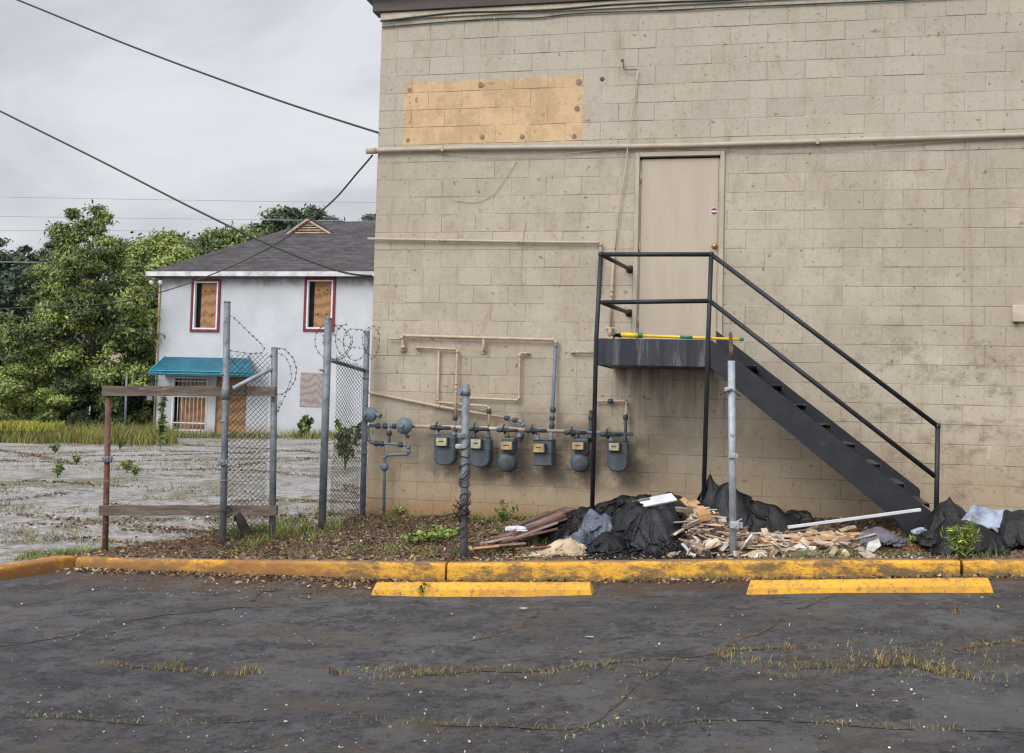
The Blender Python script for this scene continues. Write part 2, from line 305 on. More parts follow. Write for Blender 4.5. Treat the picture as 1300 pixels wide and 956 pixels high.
# ------------------------------------------------------------------ mesh builder
class MB:
    def __init__(s): s.v = []; s.f = []; s.mi = []; s.tn = []; s.n = 0; s.sm = []
    def add(s, vs, fs, mi=0, tone=.5, smooth=False):
        b = s.n; s.v.extend([tuple(map(float, p)) for p in vs]); s.n += len(vs)
        for f in fs: s.f.append(tuple(b+i for i in f)); s.mi.append(mi); s.tn.append(tone); s.sm.append(smooth)
        return s
    def box(s, c, d, rot=None, bev=0, mi=0, tone=.5):
        x, y, z = d[0]/2, d[1]/2, d[2]/2
        if bev <= 0:
            vs = [(-x, -y, -z), (x, -y, -z), (x, y, -z), (-x, y, -z), (-x, -y, z), (x, -y, z), (x, y, z), (-x, y, z)]
            fs = [(0, 3, 2, 1), (4, 5, 6, 7), (0, 1, 5, 4), (1, 2, 6, 5), (2, 3, 7, 6), (3, 0, 4, 7)]
        else:
            vs = []; idx = {}; b = min(bev, x*.9, y*.9, z*.9)
            for sx in (-1, 1):
                for sy in (-1, 1):
                    for sz in (-1, 1):
                        for k in range(3):
                            p = [sx*(x-b), sy*(y-b), sz*(z-b)]; p[k] = (sx*x, sy*y, sz*z)[k]
                            idx[(sx, sy, sz, k)] = len(vs); vs.append(tuple(p))
            fs = []
            for k in range(3):
                a, b2 = [(1, 2), (2, 0), (0, 1)][k]
                for sg in (-1, 1):
                    q = []
                    for (u, w) in ((-1, -1), (1, -1), (1, 1), (-1, 1)):
                        t = [0, 0, 0]; t[k] = sg; t[a] = u; t[b2] = w; q.append(idx[(*t, k)])
                    fs.append(tuple(q if sg > 0 else q[::-1]))
            for k in range(3):
                a, b2 = [(1, 2), (2, 0), (0, 1)][k]
                for u in (-1, 1):
                    for w in (-1, 1):
                        q = []
                        for (sg, kk) in ((-1, a), (1, a), (1, b2), (-1, b2)):
                            t = [0, 0, 0]; t[k] = sg; t[a] = u; t[b2] = w; q.append(idx[(*t, kk)])
                        fs.append(tuple(q if u*w < 0 else q[::-1]))
            for sx in (-1, 1):
                for sy in (-1, 1):
                    for sz in (-1, 1):
                        q = [idx[(sx, sy, sz, k)] for k in range(3)]; fs.append(tuple(q if sx*sy*sz > 0 else q[::-1]))
        M_ = rot if rot is not None else Matrix.Identity(3)
        return s.add([tuple(M_ @ Vector(p) + Vector(c)) for p in vs], fs, mi, tone)
    def bar(s, a, b, w, h, bev=0, roll=0, mi=0):    # board from a to b; h is the up size
        a, b = Vector(a), Vector(b); d = b-a; X = d.normalized(); Zr = Vector((0, 0, 1))
        if abs(X.z) > .95: Zr = Vector((0, 1, 0))
        Y = Zr.cross(X).normalized(); Z = X.cross(Y)
        M_ = Matrix((X, Y, Z)).transposed() @ Matrix.Rotation(roll, 3, 'X')
        return s.box((a+b)/2, (d.length, w, h), M_, bev, mi)
    def tube(s, pts, r, n=10, caps=True, mi=0, tone=.5):
        P = [Vector(p) for p in pts]; rs = r if isinstance(r, (list, tuple)) else [r]*len(P)
        T = [(P[min(i+1, len(P)-1)]-P[max(i-1, 0)]).normalized() for i in range(len(P))]
        u = T[0].orthogonal().normalized(); vs = []
        for i, p in enumerate(P):
            if i: u = (u - T[i]*u.dot(T[i])); u = u.normalized() if u.length > 1e-6 else T[i].orthogonal().normalized()
            w = T[i].cross(u)
            for k in range(n):
                a = 2*math.pi*k/n; vs.append(p+(u*math.cos(a)+w*math.sin(a))*rs[i])
        fs = [(i*n+k, i*n+(k+1) % n, (i+1)*n+(k+1) % n, (i+1)*n+k) for i in range(len(P)-1) for k in range(n)]
        s.add(vs, fs, mi, tone, True)
        if caps: 
            b = s.n-len(vs)
            for q in (range(n-1, -1, -1), range((len(P)-1)*n, len(P)*n)):
                s.f.append(tuple(b+k for k in q)); s.mi.append(mi); s.tn.append(tone); s.sm.append(False)
        return s
    def prism(s, poly, axis_from, axis_to, mi=0):   # poly = list of 3D points (front), extruded by vector
        n = len(poly); v = [Vector(p) for p in poly]; e = Vector(axis_to)-Vector(axis_from)
        vs = v+[p+e for p in v]
        fs = [tuple(range(n)), tuple(range(2*n-1, n-1, -1))]+[(i, i+n, (i+1) % n+n, (i+1) % n) for i in range(n)]
        return s.add(vs, fs, mi)
    def lathe(s, c, prof, axis=(0, -1, 0), n=24, mi=0):  # prof = [(r, t along axis)]
        A = Vector(axis).normalized(); u = A.orthogonal().normalized(); w = A.cross(u); vs = []
        for r, t in prof:
            for k in range(n):
                a = 2*math.pi*k/n; vs.append(Vector(c)+A*t+(u*math.cos(a)+w*math.sin(a))*r)
        fs = [(i*n+k, i*n+(k+1) % n, (i+1)*n+(k+1) % n, (i+1)*n+k) for i in range(len(prof)-1) for k in range(n)]
        s.add(vs, fs, mi, .5, True)
        b = s.n-len(vs); s.f.append(tuple(b+k for k in range((len(prof)-1)*n, len(prof)*n))); s.mi.append(mi); s.tn.append(.5); s.sm.append(False)
        s.f.append(tuple(b+k for k in range(n-1, -1, -1))); s.mi.append(mi); s.tn.append(.5); s.sm.append(False)
        return s
    def build(s, name, mats, parent=None, origin=None):
        me = bpy.data.meshes.new(name); o_ = Vector(origin) if origin is not None else Vector((0, 0, 0))
        vs = [tuple(Vector(p)-o_) for p in s.v] if origin is not None else s.v
        me.from_pydata(vs, [], s.f)
        for mm in (mats if isinstance(mats, list) else [mats]): me.materials.append(MT[mm] if isinstance(mm, str) else mm)
        me.polygons.foreach_set('material_index', s.mi); me.polygons.foreach_set('use_smooth', s.sm)
        if any(t != .5 for t in s.tn):
            a = me.attributes.new('tone', 'FLOAT', 'FACE'); a.data.foreach_set('value', s.tn)
        o = bpy.data.objects.new(name, me); COL.objects.link(o); o.location = o_
        if parent is not None:
            o.parent = parent; o.location = o_ - PW(parent)
        return o
def PW(o):
    p = Vector(o.location)
    while o.parent: o = o.parent; p += Vector(o.location)
    return p
def part(mb, name, mats, parent, label=None):
    o = mb.build(name, mats, parent, (0, 0, 0) if mats in ('wall', 'whitebrick', 'shingle') else PW(parent))
    if label: o['label'] = label
    return o
def tag(o, label, cat, group=None, kind=None):
    if label: o['label'] = label
    if cat: o['category'] = cat
    if group: o['group'] = group
    if kind: o['kind'] = kind
    return o
def thing(name, loc, label, cat, group=None):
    o = bpy.data.objects.new(name, None); COL.objects.link(o); o.location = loc; o.empty_display_size = .2
    return tag(o, label, cat, group)
def struct(mb, name, mats): return tag(mb.build(name, mats), None, None, kind='structure')
def arr_mesh(name, V, F, mats, mi=None, tone=None, smooth=False):
    me = bpy.data.meshes.new(name); nf, k = F.shape
    me.vertices.add(len(V)); me.vertices.foreach_set('co', V.astype(np.float32).ravel())
    me.loops.add(nf*k); me.loops.foreach_set('vertex_index', F.astype(np.int32).ravel())
    me.polygons.add(nf); me.polygons.foreach_set('loop_start', np.arange(0, nf*k, k, dtype=np.int32))
    me.polygons.foreach_set('loop_total', np.full(nf, k, dtype=np.int32))
    for mm in mats: me.materials.append(MT[mm])
    if mi is not None: me.polygons.foreach_set('material_index', mi.astype(np.int32))
    me.polygons.foreach_set('use_smooth', np.full(nf, smooth))
    if tone is not None:
        a = me.attributes.new('tone', 'FLOAT', 'FACE'); a.data.foreach_set('value', tone.astype(np.float32))
    me.update(calc_edges=True); me.validate()
    o = bpy.data.objects.new(name, me); COL.objects.link(o); return o
def fbm(x, y, z=0, o=4):
    return mn.fractal(Vector((x, y, z)), 1.0, 2.0, o)
def sst(a, b, x):
    t = min(max((x-a)/(b-a), 0), 1); return t*t*(3-2*t)
def interp(x, xs, ys): return float(np.interp(x, xs, ys))

# ------------------------------------------------------------------ terrain heights
KY = 9.8      # front face of the long kerb
LC = Vector((-6.46, 9.82)); LD = (Vector((-6.85, 8.6))-LC).normalized()      # left kerb start and direction
def z_lot(x, y):
    b = interp(x, [-12, -6.4, -2.84, 2.0, 8, 14], [-.20, -.09, -.005, .335, .74, 1.0])
    return b + .02*(min(y, 9.8)-9.8)
def z_kerb(x): return interp(x, [-6.5, -6.2, -2.83, -.16, 2.0, 8, 14], [.015, .02, .165, .335, .455, .87, 1.13])
def z_base(x): return interp(x, [-4.5, -3.2, -2.3, 1.7, 2.5, 8, 14], [.30, .33, .37, .56, .60, .95, 1.2])
def z_back(x, y):
    t = min(max((y-10)/26, 0), 1.4)
    far = .10+.028*min(max(x+20.7, -8), 12)
    return -.075*(1-min(t, 1)) + t*far + (0.02*fbm(x*.25, y*.25) if y > 11 else 0)
def edge_back(x):      # where the dirt strip meets the bleached lot, left of the building
    return interp(x, [-7.4, -6.6, -6.0, -5.2, -4.4], [10.25, 10.8, 11.7, 12.6, 13.2])
def z_dirt(x, y):
    t = min(max((y-KY)/(D-KY), 0), 1)
    if x > -4.45: z = z_kerb(x)*(1-t)+z_base(x)*t
    else:
        e = edge_back(x); t2 = min(max((y-KY)/(e-KY), 0), 1.15)
        top = z_kerb(x)+.12*math.sin(math.pi*min(t2, 1))*sst(-6.9, -5.2, x)
        zb = z_back(x, y)
        z = top*(1-sst(.55, 1.05, t2))+(zb-.05*sst(.95, 1.12, t2))*sst(.55, 1.05, t2)
        k = sst(-5.1, -4.45, x)*0
        w = sst(-5.0, -4.45, x)
        zi = z_kerb(x)*(1-t)+z_base(-4.5)*t
        if y < D+.3: z = z*(1-w)+zi*w
        q = sst(-6.95, -6.55, x); z = z*q+(z_back(x, y)-.06)*(1-q)
    return z-.018+.022*fbm(x*2.1, y*2.1, 3, 5)
def G(px, py, fz=None, y0=9.0):
    fz = fz or z_dirt; d = ray(px, py); z = .2
    for _ in range(12):
        k = (z-CH)/d[2]; x, y = d[0]*k, d[1]*k; z = fz(x, y)
    return Vector((x, y, z))

# ------------------------------------------------------------------ setting: ground sheets
def grid(name, xs, ys, fz, matname, keep=None):
    V = []; idx = {}
    for j, y in enumerate(ys):
        for i, x in enumerate(xs): idx[i, j] = len(V); V.append((x, y, fz(x, y)))
    F = []
    for j in range(len(ys)-1):
        for i in range(len(xs)-1):
            if keep and not keep((xs[i]+xs[i+1])/2, (ys[j]+ys[j+1])/2): continue
            F.append((idx[i, j], idx[i+1, j], idx[i+1, j+1], idx[i, j+1]))
    o = arr_mesh(name, np.array(V), np.array(F), [matname], smooth=True); o['kind'] = 'structure'; return o
def left_kerb_x(y): return LC.x + (y-LC.y)*LD.x/LD.y
# parking lot: rows follow the left kerb line
V = []; F = []; ys = list(np.linspace(-25, 4, 20))+list(np.linspace(4.2, 9.86, 90)); us = np.concatenate([np.linspace(0, .42, 170), np.linspace(.43, 1, 30)])
for y in ys:
    x0 = left_kerb_x(y)-.05
    for u in us:
        x = x0+(26-x0)*u; zz = z_lot(x, y)
        if y > 4 and x < 5: zz += .012*fbm(x*.8, y*.8, 1, 4)
        V.append((x, y, zz))
nU = len(us)
F = [(j*nU+i, j*nU+i+1, (j+1)*nU+i+1, (j+1)*nU+i) for j in range(len(ys)-1) for i in range(nU-1)]
lot = arr_mesh('parking_lot', np.array(V), np.array(F), ['asphalt'], smooth=True); lot['kind'] = 'structure'
xs = list(np.linspace(-140, -30, 25))+list(np.linspace(-29, 2, 90))+list(np.linspace(4, 60, 15))
ys = list(np.linspace(9.83, 45, 120))+list(np.linspace(47, 120, 20))
grid('back_lot', xs, ys, z_back, 'backlot')
V = []; F = []; ys = np.linspace(-25, 9.83, 50); us = np.linspace(0, 1, 30)
for y in ys:
    x0 = left_kerb_x(y)-.1
    for u in us: V.append((x0-130*u**2, y, z_back(x0-130*u**2, 10)+.0*y))
F = [(j*30+i+1, j*30+i, (j+1)*30+i, (j+1)*30+i+1) for j in range(49) for i in range(29)]
side = arr_mesh('side_lot', np.array(V), np.array(F), ['backlot'], smooth=True); side['kind'] = 'structure'
g = MB(); g.add([(-1500, -1500, -1.2), (1500, -1500, -1.2), (1500, 1500, -1.2), (-1500, 1500, -1.2)], [(0, 1, 2, 3)]); struct(g, 'ground', 'far')
xs = list(np.arange(-7.6, 3.2, .06))+list(np.arange(3.2, 14, .4)); ys = list(np.arange(KY+.14, 13.4, .06))
grid('dirt_strip', xs, ys, z_dirt, 'dirt', keep=lambda x, y: (y < D+.08 or x < -4.42) and y < (edge_back(x)+.25 if x < -4.5 else 99))

# ------------------------------------------------------------------ kerbs
def kerb(pts, zt, zb, name, wid=.17, nrm=(0, 1)):
    mb = MB(); n = len(pts); vs = []
    for i, (x, y) in enumerate(pts):
        t, b = zt(x, y), zb(x, y)-.12; j = lambda: .005*fbm(x*9, y*9, random.random()*.2)
        for (o, z) in ((0, b), (0.004, t-.03), (.012, t-.008), (.03, t), (wid-.02, t+.002), (wid, t-.012), (wid, b)):
            vs.append((x+nrm[0]*(o+j()), y+nrm[1]*(o+j()), z+(j()*.8 if z > b else 0)))
    fs = [(i*7+k, (i+1)*7+k, (i+1)*7+k+1, i*7+k+1) for i in range(n-1) for k in range(6)]
    mb.add(vs, fs, 0, .5, True)
    e = (n-1)*7; mb.add([vs[k] for k in range(7)], [tuple(range(7))]); mb.add([vs[e+k] for k in range(7)], [tuple(range(6, -1, -1))])
    return struct(mb, name, 'kerb')
def kx(px): return at(px, 725, KY)[0]
cuts = [-6.44, kx(566), kx(1221), 14]
for i in range(3):
    a, b = cuts[i]+(.012 if i else 0), cuts[i+1]-.012
    kerb([(x, KY+.01*fbm(x*.7, 2)) for x in np.linspace(a, b, int((b-a)/.06)+2)], lambda x, y: z_kerb(x), z_lot, 'kerb')
nr = Vector((-LD.y, LD.x)); nr = nr if nr.x < 0 else -nr
kerb([(LC.x+LD.x*t, LC.y+LD.y*t) for t in np.linspace(-.02, 16, 200)], lambda x, y: z_lot(x, y)+.115, z_lot, 'kerb', .19, (nr.x, nr.y))

# ------------------------------------------------------------------ wheel stops
def wheel_stop(pa, pb, label):
    Y = 9.1; x0, x1 = at(*pa, Y)[0], at(*pb, Y)[0]; za, zb = z_lot(x0, Y)-.012, z_lot(x1, Y)-.012
    t = thing('wheel_stop', ((x0+x1)/2, Y+.08, (za+zb)/2), label, 'wheel stop', 'yellow concrete wheel stops in front of the kerb')
    mb = MB(); n = 60; vs = []
    prof = [(0, 0), (.012, .055), (.045, .10), (.06, .106), (.10, .106), (.115, .10), (.148, .055), (.16, 0)]
    for i in range(n+1):
        u = i/n; x = x0+(x1-x0)*u; z = za+(zb-za)*u; e = min(u, 1-u)*(x1-x0); sh = 1-.35*max(0, (.035-e)/.035)
        for (py_, pz) in prof:
            k = .0025*fbm(x*12, py_*40, pz*30)
            vs.append((x+(0 if 0 < i < n else (.03 if i == 0 else -.03)*pz/.1), Y+.08+(py_-.08)*(1 if e > .03 else .97)+k, z+pz*(1 if e > .02 else .985)+k))
    m_ = len(prof); fs = [(i*m_+k, (i+1)*m_+k, (i+1)*m_+k+1, i*m_+k+1) for i in range(n) for k in range(m_-1)]
    mb.add(vs, fs); mb.add(vs[:m_], [tuple(range(m_))]); mb.add(vs[-m_:], [tuple(range(m_-1, -1, -1))])
    part(mb, 'concrete_bar', 'stop', t)
    for u in (.18, .82):
        x = x0+(x1-x0)*u; b = MB(); b.lathe((x, Y+.08, za+(zb-za)*u+.1045), [(.013, 0), (.013, .006), (.007, .009)], (0, 0, 1), 10); part(b, 'anchor_pin', 'rust', t)
wheel_stop((470, 757), (752, 753), 'yellow concrete wheel stop below the wire-wrapped post and the brown planks')
wheel_stop((947, 754), (1262, 750), 'yellow concrete wheel stop in front of the foot of the black stairs')

# ------------------------------------------------------------------ block building
bld = thing('block_building', (-4.49, D, .3), 'big beige painted concrete block building with an upstairs steel door and a bare orange rectangle', 'building')
CX = -4.490; Z0 = 5.7557; PIT_X = .4013; CH_ = .2032
DX0, DX1, DZ1 = at(807, 195, D)[0], at(920.5, 193, D)[0], at(860, 193, D)[2]; DZ0 = 2.27
def blocks():
    mb = MB()
    def face(x0, x1, z0, z1, side, tone):
        g = random.choice((.0008, .0012, .0018)); b = .005; dp = random.choice((.0015, .003, .0045)); gx_ = random.choice((.0002, .0006, .0014))
        off = random.gauss(0, .0011); tl = random.gauss(0, .0010)
        X0, X1, A0, A1 = x0+gx_, x1-gx_, z0+g*random.choice((.2, .8, 1.2)), z1-g*random.choice((.2, .8))
        if X1-X0 < .02 or A1-A0 < .02: return
        P = lambda x, z, d: ((x, D+d, z) if side == 0 else (CX+d, D+(x), z))
        o = [(X0, A0), (X1, A0), (X1, A1), (X0, A1)]; i = [(X0+b, A0+b), (X1-b, A0+b), (X1-b, A1-b), (X0+b, A1-b)]
        i = [(p+random.gauss(0, .0015), q+random.gauss(0, .0015)) for p, q in i]
        vs = [P(x, z, dp) for x, z in o]+[P(x, z, off+tl*(1 if k in (0, 1) else -1)) for k, (x, z) in enumerate(i)]
        fs = [(4, 5, 6, 7), (0, 1, 5, 4), (1, 2, 6, 5), (2, 3, 7, 6), (3, 0, 4, 7)]
        if side: fs = [f[::-1] for f in fs]
        mb.add(vs, fs, 0, tone)
    for side in (0, 1):
        L = 13.5 if side == 0 else 9.5
        for c in range(-3, 30):
            zt = Z0-CH_*c; zb = zt-CH_
            if zt > 6.20: zt = 6.20
            if zb < -.1: continue
            first = .397 if c % 2 == 0 else .197
            xx = [0]; x = first
            while x < L: xx.append(x); x += PIT_X+random.gauss(0, .0012)
            for a, b in zip(xx[:-1], xx[1:]):
                tone = min(max(random.gauss(.5, .19), 0), 1)
                if side == 0:
                    x0, x1 = CX+a, CX+b
                    if x1 > DX0 and x0 < DX1 and zt > DZ0 and zb < DZ1:
                        if zb < DZ1 < zt-.03: face(x0, x1, DZ1, zt, 0, tone)
                        if zb+.03 < DZ0 < zt: face(x0, x1, zb, DZ0, 0, tone)
                        if x0 < DX0: face(x0, DX0, zb, zt, 0, tone)
                        if x1 > DX1: face(DX1, x1, zb, zt, 0, tone)
                    else: face(x0, x1, zb, zt, 0, tone)
                else: face(a, b, zb, zt, 1, tone)
    # solid body behind the faces (mortar plane), with the door opening
    y0, y1 = D+.0048, D+.2
    for (x0, x1, z0, z1) in ((CX+.008, DX0, -.3, 6.2), (DX1, CX+13.5, -.3, 6.2), (DX0, DX1, -.3, DZ0), (DX0, DX1, DZ1, 6.2)):
        mb.box(((x0+x1)/2, (y0+y1)/2, (z0+z1)/2), (x1-x0, y1-y0, z1-z0), tone=.42)
    mb.box((CX+.1+.005, D+5, 2.95), (.2, 9.6, 6.5), tone=.42)
    mb.box((CX+6.75, D+9.7, 2.95), (13.5, .2, 6.5), tone=.42); mb.box((CX+13.4, D+4.9, 2.95), (.2, 9.4, 6.5), tone=.42)
    return mb
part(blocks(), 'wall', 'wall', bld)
zf = at(485.4, 15.4, D-.04)[2]
mb = MB(); mb.box((CX+6.7, D+.05, zf+.10), (13.6, .22, .20), bev=.006); part(mb, 'fascia', 'fascia', bld)
mb = MB(); mb.box((CX+6.7, D+4.85, zf+.235), (13.9, 10.1, .05), bev=.008); part(mb, 'roof', 'teal', bld)
mb = MB(); mb.box((CX+6.7, D-.012, zf-.045), (13.42, .03, .085), bev=.004); part(mb, 'cream_trim', 'cream', bld)
for (px, py, r) in ((520, 114, .028), (610.5, 108, .035), (735, 104, .036), (518, 178, .026), (612, 174, .030), (663, 174, .030), (732.5, 138, .034), (729, 173.5, .032)):
    p = Vector(at(px, py, D-.002)); mb = MB(); vs = [(0, -.006, 0)]; n = 18
    for k in range(n):
        a = 2*math.pi*k/n; rr = r*(1+.22*fbm(math.cos(a)*2, math.sin(a)*2, px)); vs.append((math.cos(a)*rr, 0, math.sin(a)*rr))
    mb.add([tuple(p+Vector(v)) for v in vs], [(0, 1+(k+1) % n, 1+k) for k in range(n)]); part(mb, 'adhesive_spot', 'glue', bld)
# door
mb = MB(); w = .048
mb.box((DX0+w/2, D+.02, (DZ0+DZ1)/2), (w, .09, DZ1-DZ0), bev=.004); mb.box((DX1-w/2, D+.02, (DZ0+DZ1)/2), (w, .09, DZ1-DZ0), bev=.004)
mb.box(((DX0+DX1)/2, D+.02, DZ1-w/2), (DX1-DX0-2*w-.002, .09, w), bev=.004)
for sx in (DX0+w+.008, DX1-w-.008): mb.box((sx, D+.045, (DZ0+DZ1)/2-.03), (.016, .05, DZ1-DZ0-.10))
part(mb, 'door_frame', 'frame', bld)
drx0, drx1 = DX0+w+.018, DX1-w-.018
mb = MB(); mb.box(((drx0+drx1)/2, D+.045, (DZ0+DZ1-w-.02)/2), (drx1-drx0, .045, DZ1-DZ0-w-.02), bev=.003); dr = part(mb, 'door', 'door', bld, 'plain beige steel door at the top of the stairs')
mb = MB(); kp = Vector(at(907, 312.5, D)); kp.y = D+.022
mb.lathe(tuple(kp), [(.034, 0), (.034, .005), (.014, .010), (.012, .030), (.021, .038), (.024, .050), (.017, .060), (.005, .062)], n=20); part(mb, 'door_knob', 'brass', dr)
sp = Vector(at(906.5, 268, D)); sp.y = D+.0218
mb = MB(); mb.lathe(tuple(sp), [(.042, 0), (.042, .001)], n=28); st = part(mb, 'sticker', 'stickw', dr)
mb = MB(); mb.lathe(tuple(sp), [(.037, .001), (.037, .002)], n=28, mi=0); q = part(mb, 'sticker_disc', 'stickr', dr)
mb = MB(); mb.box(tuple(sp+Vector((0, -.0025, 0))), (.066, .001, .016)); part(mb, 'sticker_bar', 'stickw', dr)
for z in (DZ1-.28, (DZ0+DZ1)/2, DZ0+.25):
    mb = MB(); mb.tube([(drx0-.006, D+.012, z-.05), (drx0-.006, D+.012, z+.05)], .009, 8); part(mb, 'hinge', 'frame', dr)

# ------------------------------------------------------------------ pipes, conduits, cables on the wall
def W(px, py, off=.05): return Vector(at(px, py, D-off))
def bend(pts, rad=.03, k=4):
    out = [Vector(pts[0])]
    for i in range(1, len(pts)-1):
        p, a, b = Vector(pts[i]), Vector(pts[i-1]), Vector(pts[i+1]); u, v = (a-p), (b-p); r_ = min(rad, u.length*.45, v.length*.45)
        s_, e_ = p+u.normalized()*r_, p+v.normalized()*r_
        for j in range(k+1):
            t = j/k; out.append(s_*(1-t)**2+p*2*t*(1-t)+e_*t*t)
    out.append(Vector(pts[-1])); return out
def wpipe(mb, pts, r, off=.05, rad=.03, fit=True, n=10):
    P = [W(*p[:2], p[2] if len(p) > 2 else off) for p in pts]
    mb.tube(bend(P, rad), r, n)
    if fit:
        for i in range(1, len(P)-1):     # elbow collars
            for q in (P[i-1], P[i+1]):
                d = (q-P[i]).normalized(); mb.tube([P[i]+d*.012, P[i]+d*.04], r*1.32, n)
    return P
def pipe_thing(name, label, segs, matname, cat='pipe', group=None, straps=0):
    p0 = W(*segs[0][0][0][:2]); t = thing(name, tuple(p0), label, cat, group)
    for i, (pts, r, off, mm) in enumerate(segs):
        mb = MB(); P = wpipe(mb, pts, r, off); part(mb, 'pipe_run', mm or matname, t)
        if straps and i == 0:
            for k in range(straps):
                a = P[0].lerp(P[1], (k+.5)/straps) if len(P) == 2 else P[len(P)*k//straps]
                s_ = MB(); s_.box((a.x, D-off/2, a.z), (.03, off+.01+r*2, r*2.5), bev=.003); part(s_, 'strap', matname, t)
    return t
# main conduit
cp = [(470, 191.5), (500, 190.5), (600, 188), (700, 187), (800, 186), (880, 184.5), (960, 182), (1040, 179.5), (1120, 177), (1200, 174.5), (1300, 171.5), (1500, 165)]
P = [W(x, y, .045) for x, y in cp]; P[0].x = CX-.10
t = thing('conduit', tuple(P[0]), 'long thick beige conduit running along the wall just above the door', 'conduit')
mb = MB(); mb.tube(P, .027, 12); part(mb, 'conduit_run', 'frame', t)
mb = MB(); mb.tube([P[0]+Vector((-.02, 0, 0)), P[0]+Vector((.10, 0, -.002))], .036, 12); part(mb, 'end_cap', 'frame', t)
for px in (562, 1038): 
    a = W(px, interp(px, [c[0] for c in cp], [c[1] for c in cp]), .045); mb = MB(); mb.box((a.x, D-.03, a.z), (.03, .085, .068), bev=.004); part(mb, 'strap', 'frame', t)
def wcable(name, label, pts, r, off, mm, cat='cable', clips=()):
    P = [W(p[0], p[1], p[2] if len(p) > 2 else off) for p in pts]
    # catmull subdivision
    Q = []
    for i in range(len(P)-1):
        a, b, c, d_ = P[max(i-1, 0)], P[i], P[i+1], P[min(i+2, len(P)-1)]
        for k in range(6):
            s_ = k/6; Q.append(.5*((2*b)+(c-a)*s_+(2*a-5*b+4*c-d_)*s_**2+(3*b-a-3*c+d_)*s_**3))
    Q.append(P[-1])
    if clips:
        t = thing(name, tuple(P[0]), label, cat); mb = MB(); mb.tube(Q, r, 7); part(mb, 'cable_run', mm, t)
        for (px, py) in clips:
            a = W(px, py, off); c_ = MB(); c_.box((a.x, D-off/2, a.z), (.014, off+.016, .028), bev=.002); part(c_, 'clip', 'cream', t)
        return t
    mb = MB(); mb.tube(Q, r, 7); o = mb.build(name, mm, None, P[0]); return tag(o, label, cat)
wcable('cable', 'upper thick black-green cable stapled under the roof edge', [(483, 27), (500, 25), (525, 21.9), (583, 15.8), (645, 14.3), (704, 12), (775, 6), (847, 2.5), (920, 0), (1040, -8), (1300, -25)], .011, .035, 'tealcable', 'cable', [(525, 20), (645, 13.5), (776, 5)])
wcable('cable', 'lower thin black-green cable sagging along the top of the wall', [(485, 34.7), (545, 29.4), (628, 23.6), (681, 22.6), (734, 17), (847, 13), (920, 9.5), (1032, 5), (1170, -1), (1300, -8)], .008, .02, 'tealcable', 'cable', [(628, 23)])
wcable('loose_wire', 'thin loose pale wire hanging in a slack line just below the long beige conduit', [(488, 188), (540, 193), (610, 198.5), (680, 198), (750, 192), (830, 188), (900, 190), (1000, 191), (1100, 186), (1200, 180), (1300, 175)], .0032, .03, 'tancable', 'wire')
wcable('loose_wire', 'thin pale wire dropping down the bare wall right of the door', [(1228.5, 172), (1228.5, 200), (1230, 240), (1231, 300), (1233, 360), (1233, 400), (1236, 440), (1240, 468)], .0032, .02, 'tancable', 'wire')
wcable('loose_wire', 'thin curved wire hanging from the long conduit left of the door', [(656, 205), (645, 222), (630, 243), (618, 252), (600, 257), (575, 254)], .0028, .012, 'frame', 'wire')
wcable('loose_wire', 'short thin pale wire bowing down the wall above the gas meters', [(668, 280), (663, 310), (662, 340), (663, 365), (674, 390)], .0028, .012, 'tancable', 'wire')
# dropped cable from the little bracket
t = thing('wall_bracket', tuple(W(790, 80)), 'small rusty bracket pipe high on the wall with a long wire dropping from it', 'bracket')
mb = MB(); wpipe(mb, [(790.5, 76, .0), (790.5, 76, .05), (792, 88.6, .05), (811, 88.6, .05)], .006, .05, .01, False, 7); part(mb, 'bracket', 'rust', t)
mb = MB(); mb.tube([W(810, 88, .05), W(806, 115, .045), W(800, 160, .07), W(795, 205, .05), (W(787, 262, .04)), W(781, 318, .035)], .0075, 7); part(mb, 'drop_wire', 'tancable', t)
def hole(name, px, py, r, label):
    p = W(px, py, 0); mb = MB(); mb.lathe(tuple(p), [(r*1.5, 0), (r*1.2, .006), (r*.8, .007)], n=14); o = mb.build(name, 'rust', None, p); tag(o, label, 'bolt')
hole('rusty_bolt', 764.5, 100.5, .017, 'rusty bolt stub with a brown stain high on the wall right of the orange patch')
hole('rusty_bolt', 790, 76.5, .012, 'small rusty bolt holding the little bracket high on the wall')
# pipe left of the door
pipe_thing('wall_pipe', 'thin beige pipe running level from the building corner to above the gas meters', [([(467, 303.2), (560, 305), (660, 307), (763, 308), (762, 330), (760, 372)], .0165, .045, None)], 'frame', straps=0)
pipe_thing('wall_pipe', 'thin vertical beige pipe beside the landing rail left of the door', [([(779, 322), (776.5, 372), (775, 418)], .013, .04, None)], 'tanpipe')
mb = MB(); p = W(774.5, 417, .04); mb.tube([p+Vector((-.045, 0, 0)), p+Vector((.045, 0, 0))], .016, 10); mb.tube([p, p+Vector((0, 0, -.09))], .022, 10)
mb.box((p.x-.01, D-.03, p.z-.14), (.10, .06, .11), bev=.01); o = mb.build('valve', 'tanpipe', None, p); tag(o, 'small beige valve and box on the wall behind the dark broom head', 'valve')
mb = MB(); p = W(1296, 398, .05); mb.box((p.x, D-.02, p.z), (.15, .04, .17), bev=.006); o = mb.build('junction_box', 'cream', None, p); tag(o, 'small flat painted box on the wall at the right edge of the view', 'box')
mb = MB(); p = W(1291, 409, .06); mb.tube([p+Vector((0, .05, 0)), p+Vector((0, -.02, -.01))], .014, 10); o = mb.build('pipe_stub', 'dark', None, p); tag(o, 'short black pipe stub poking out beside the small painted box', 'pipe')

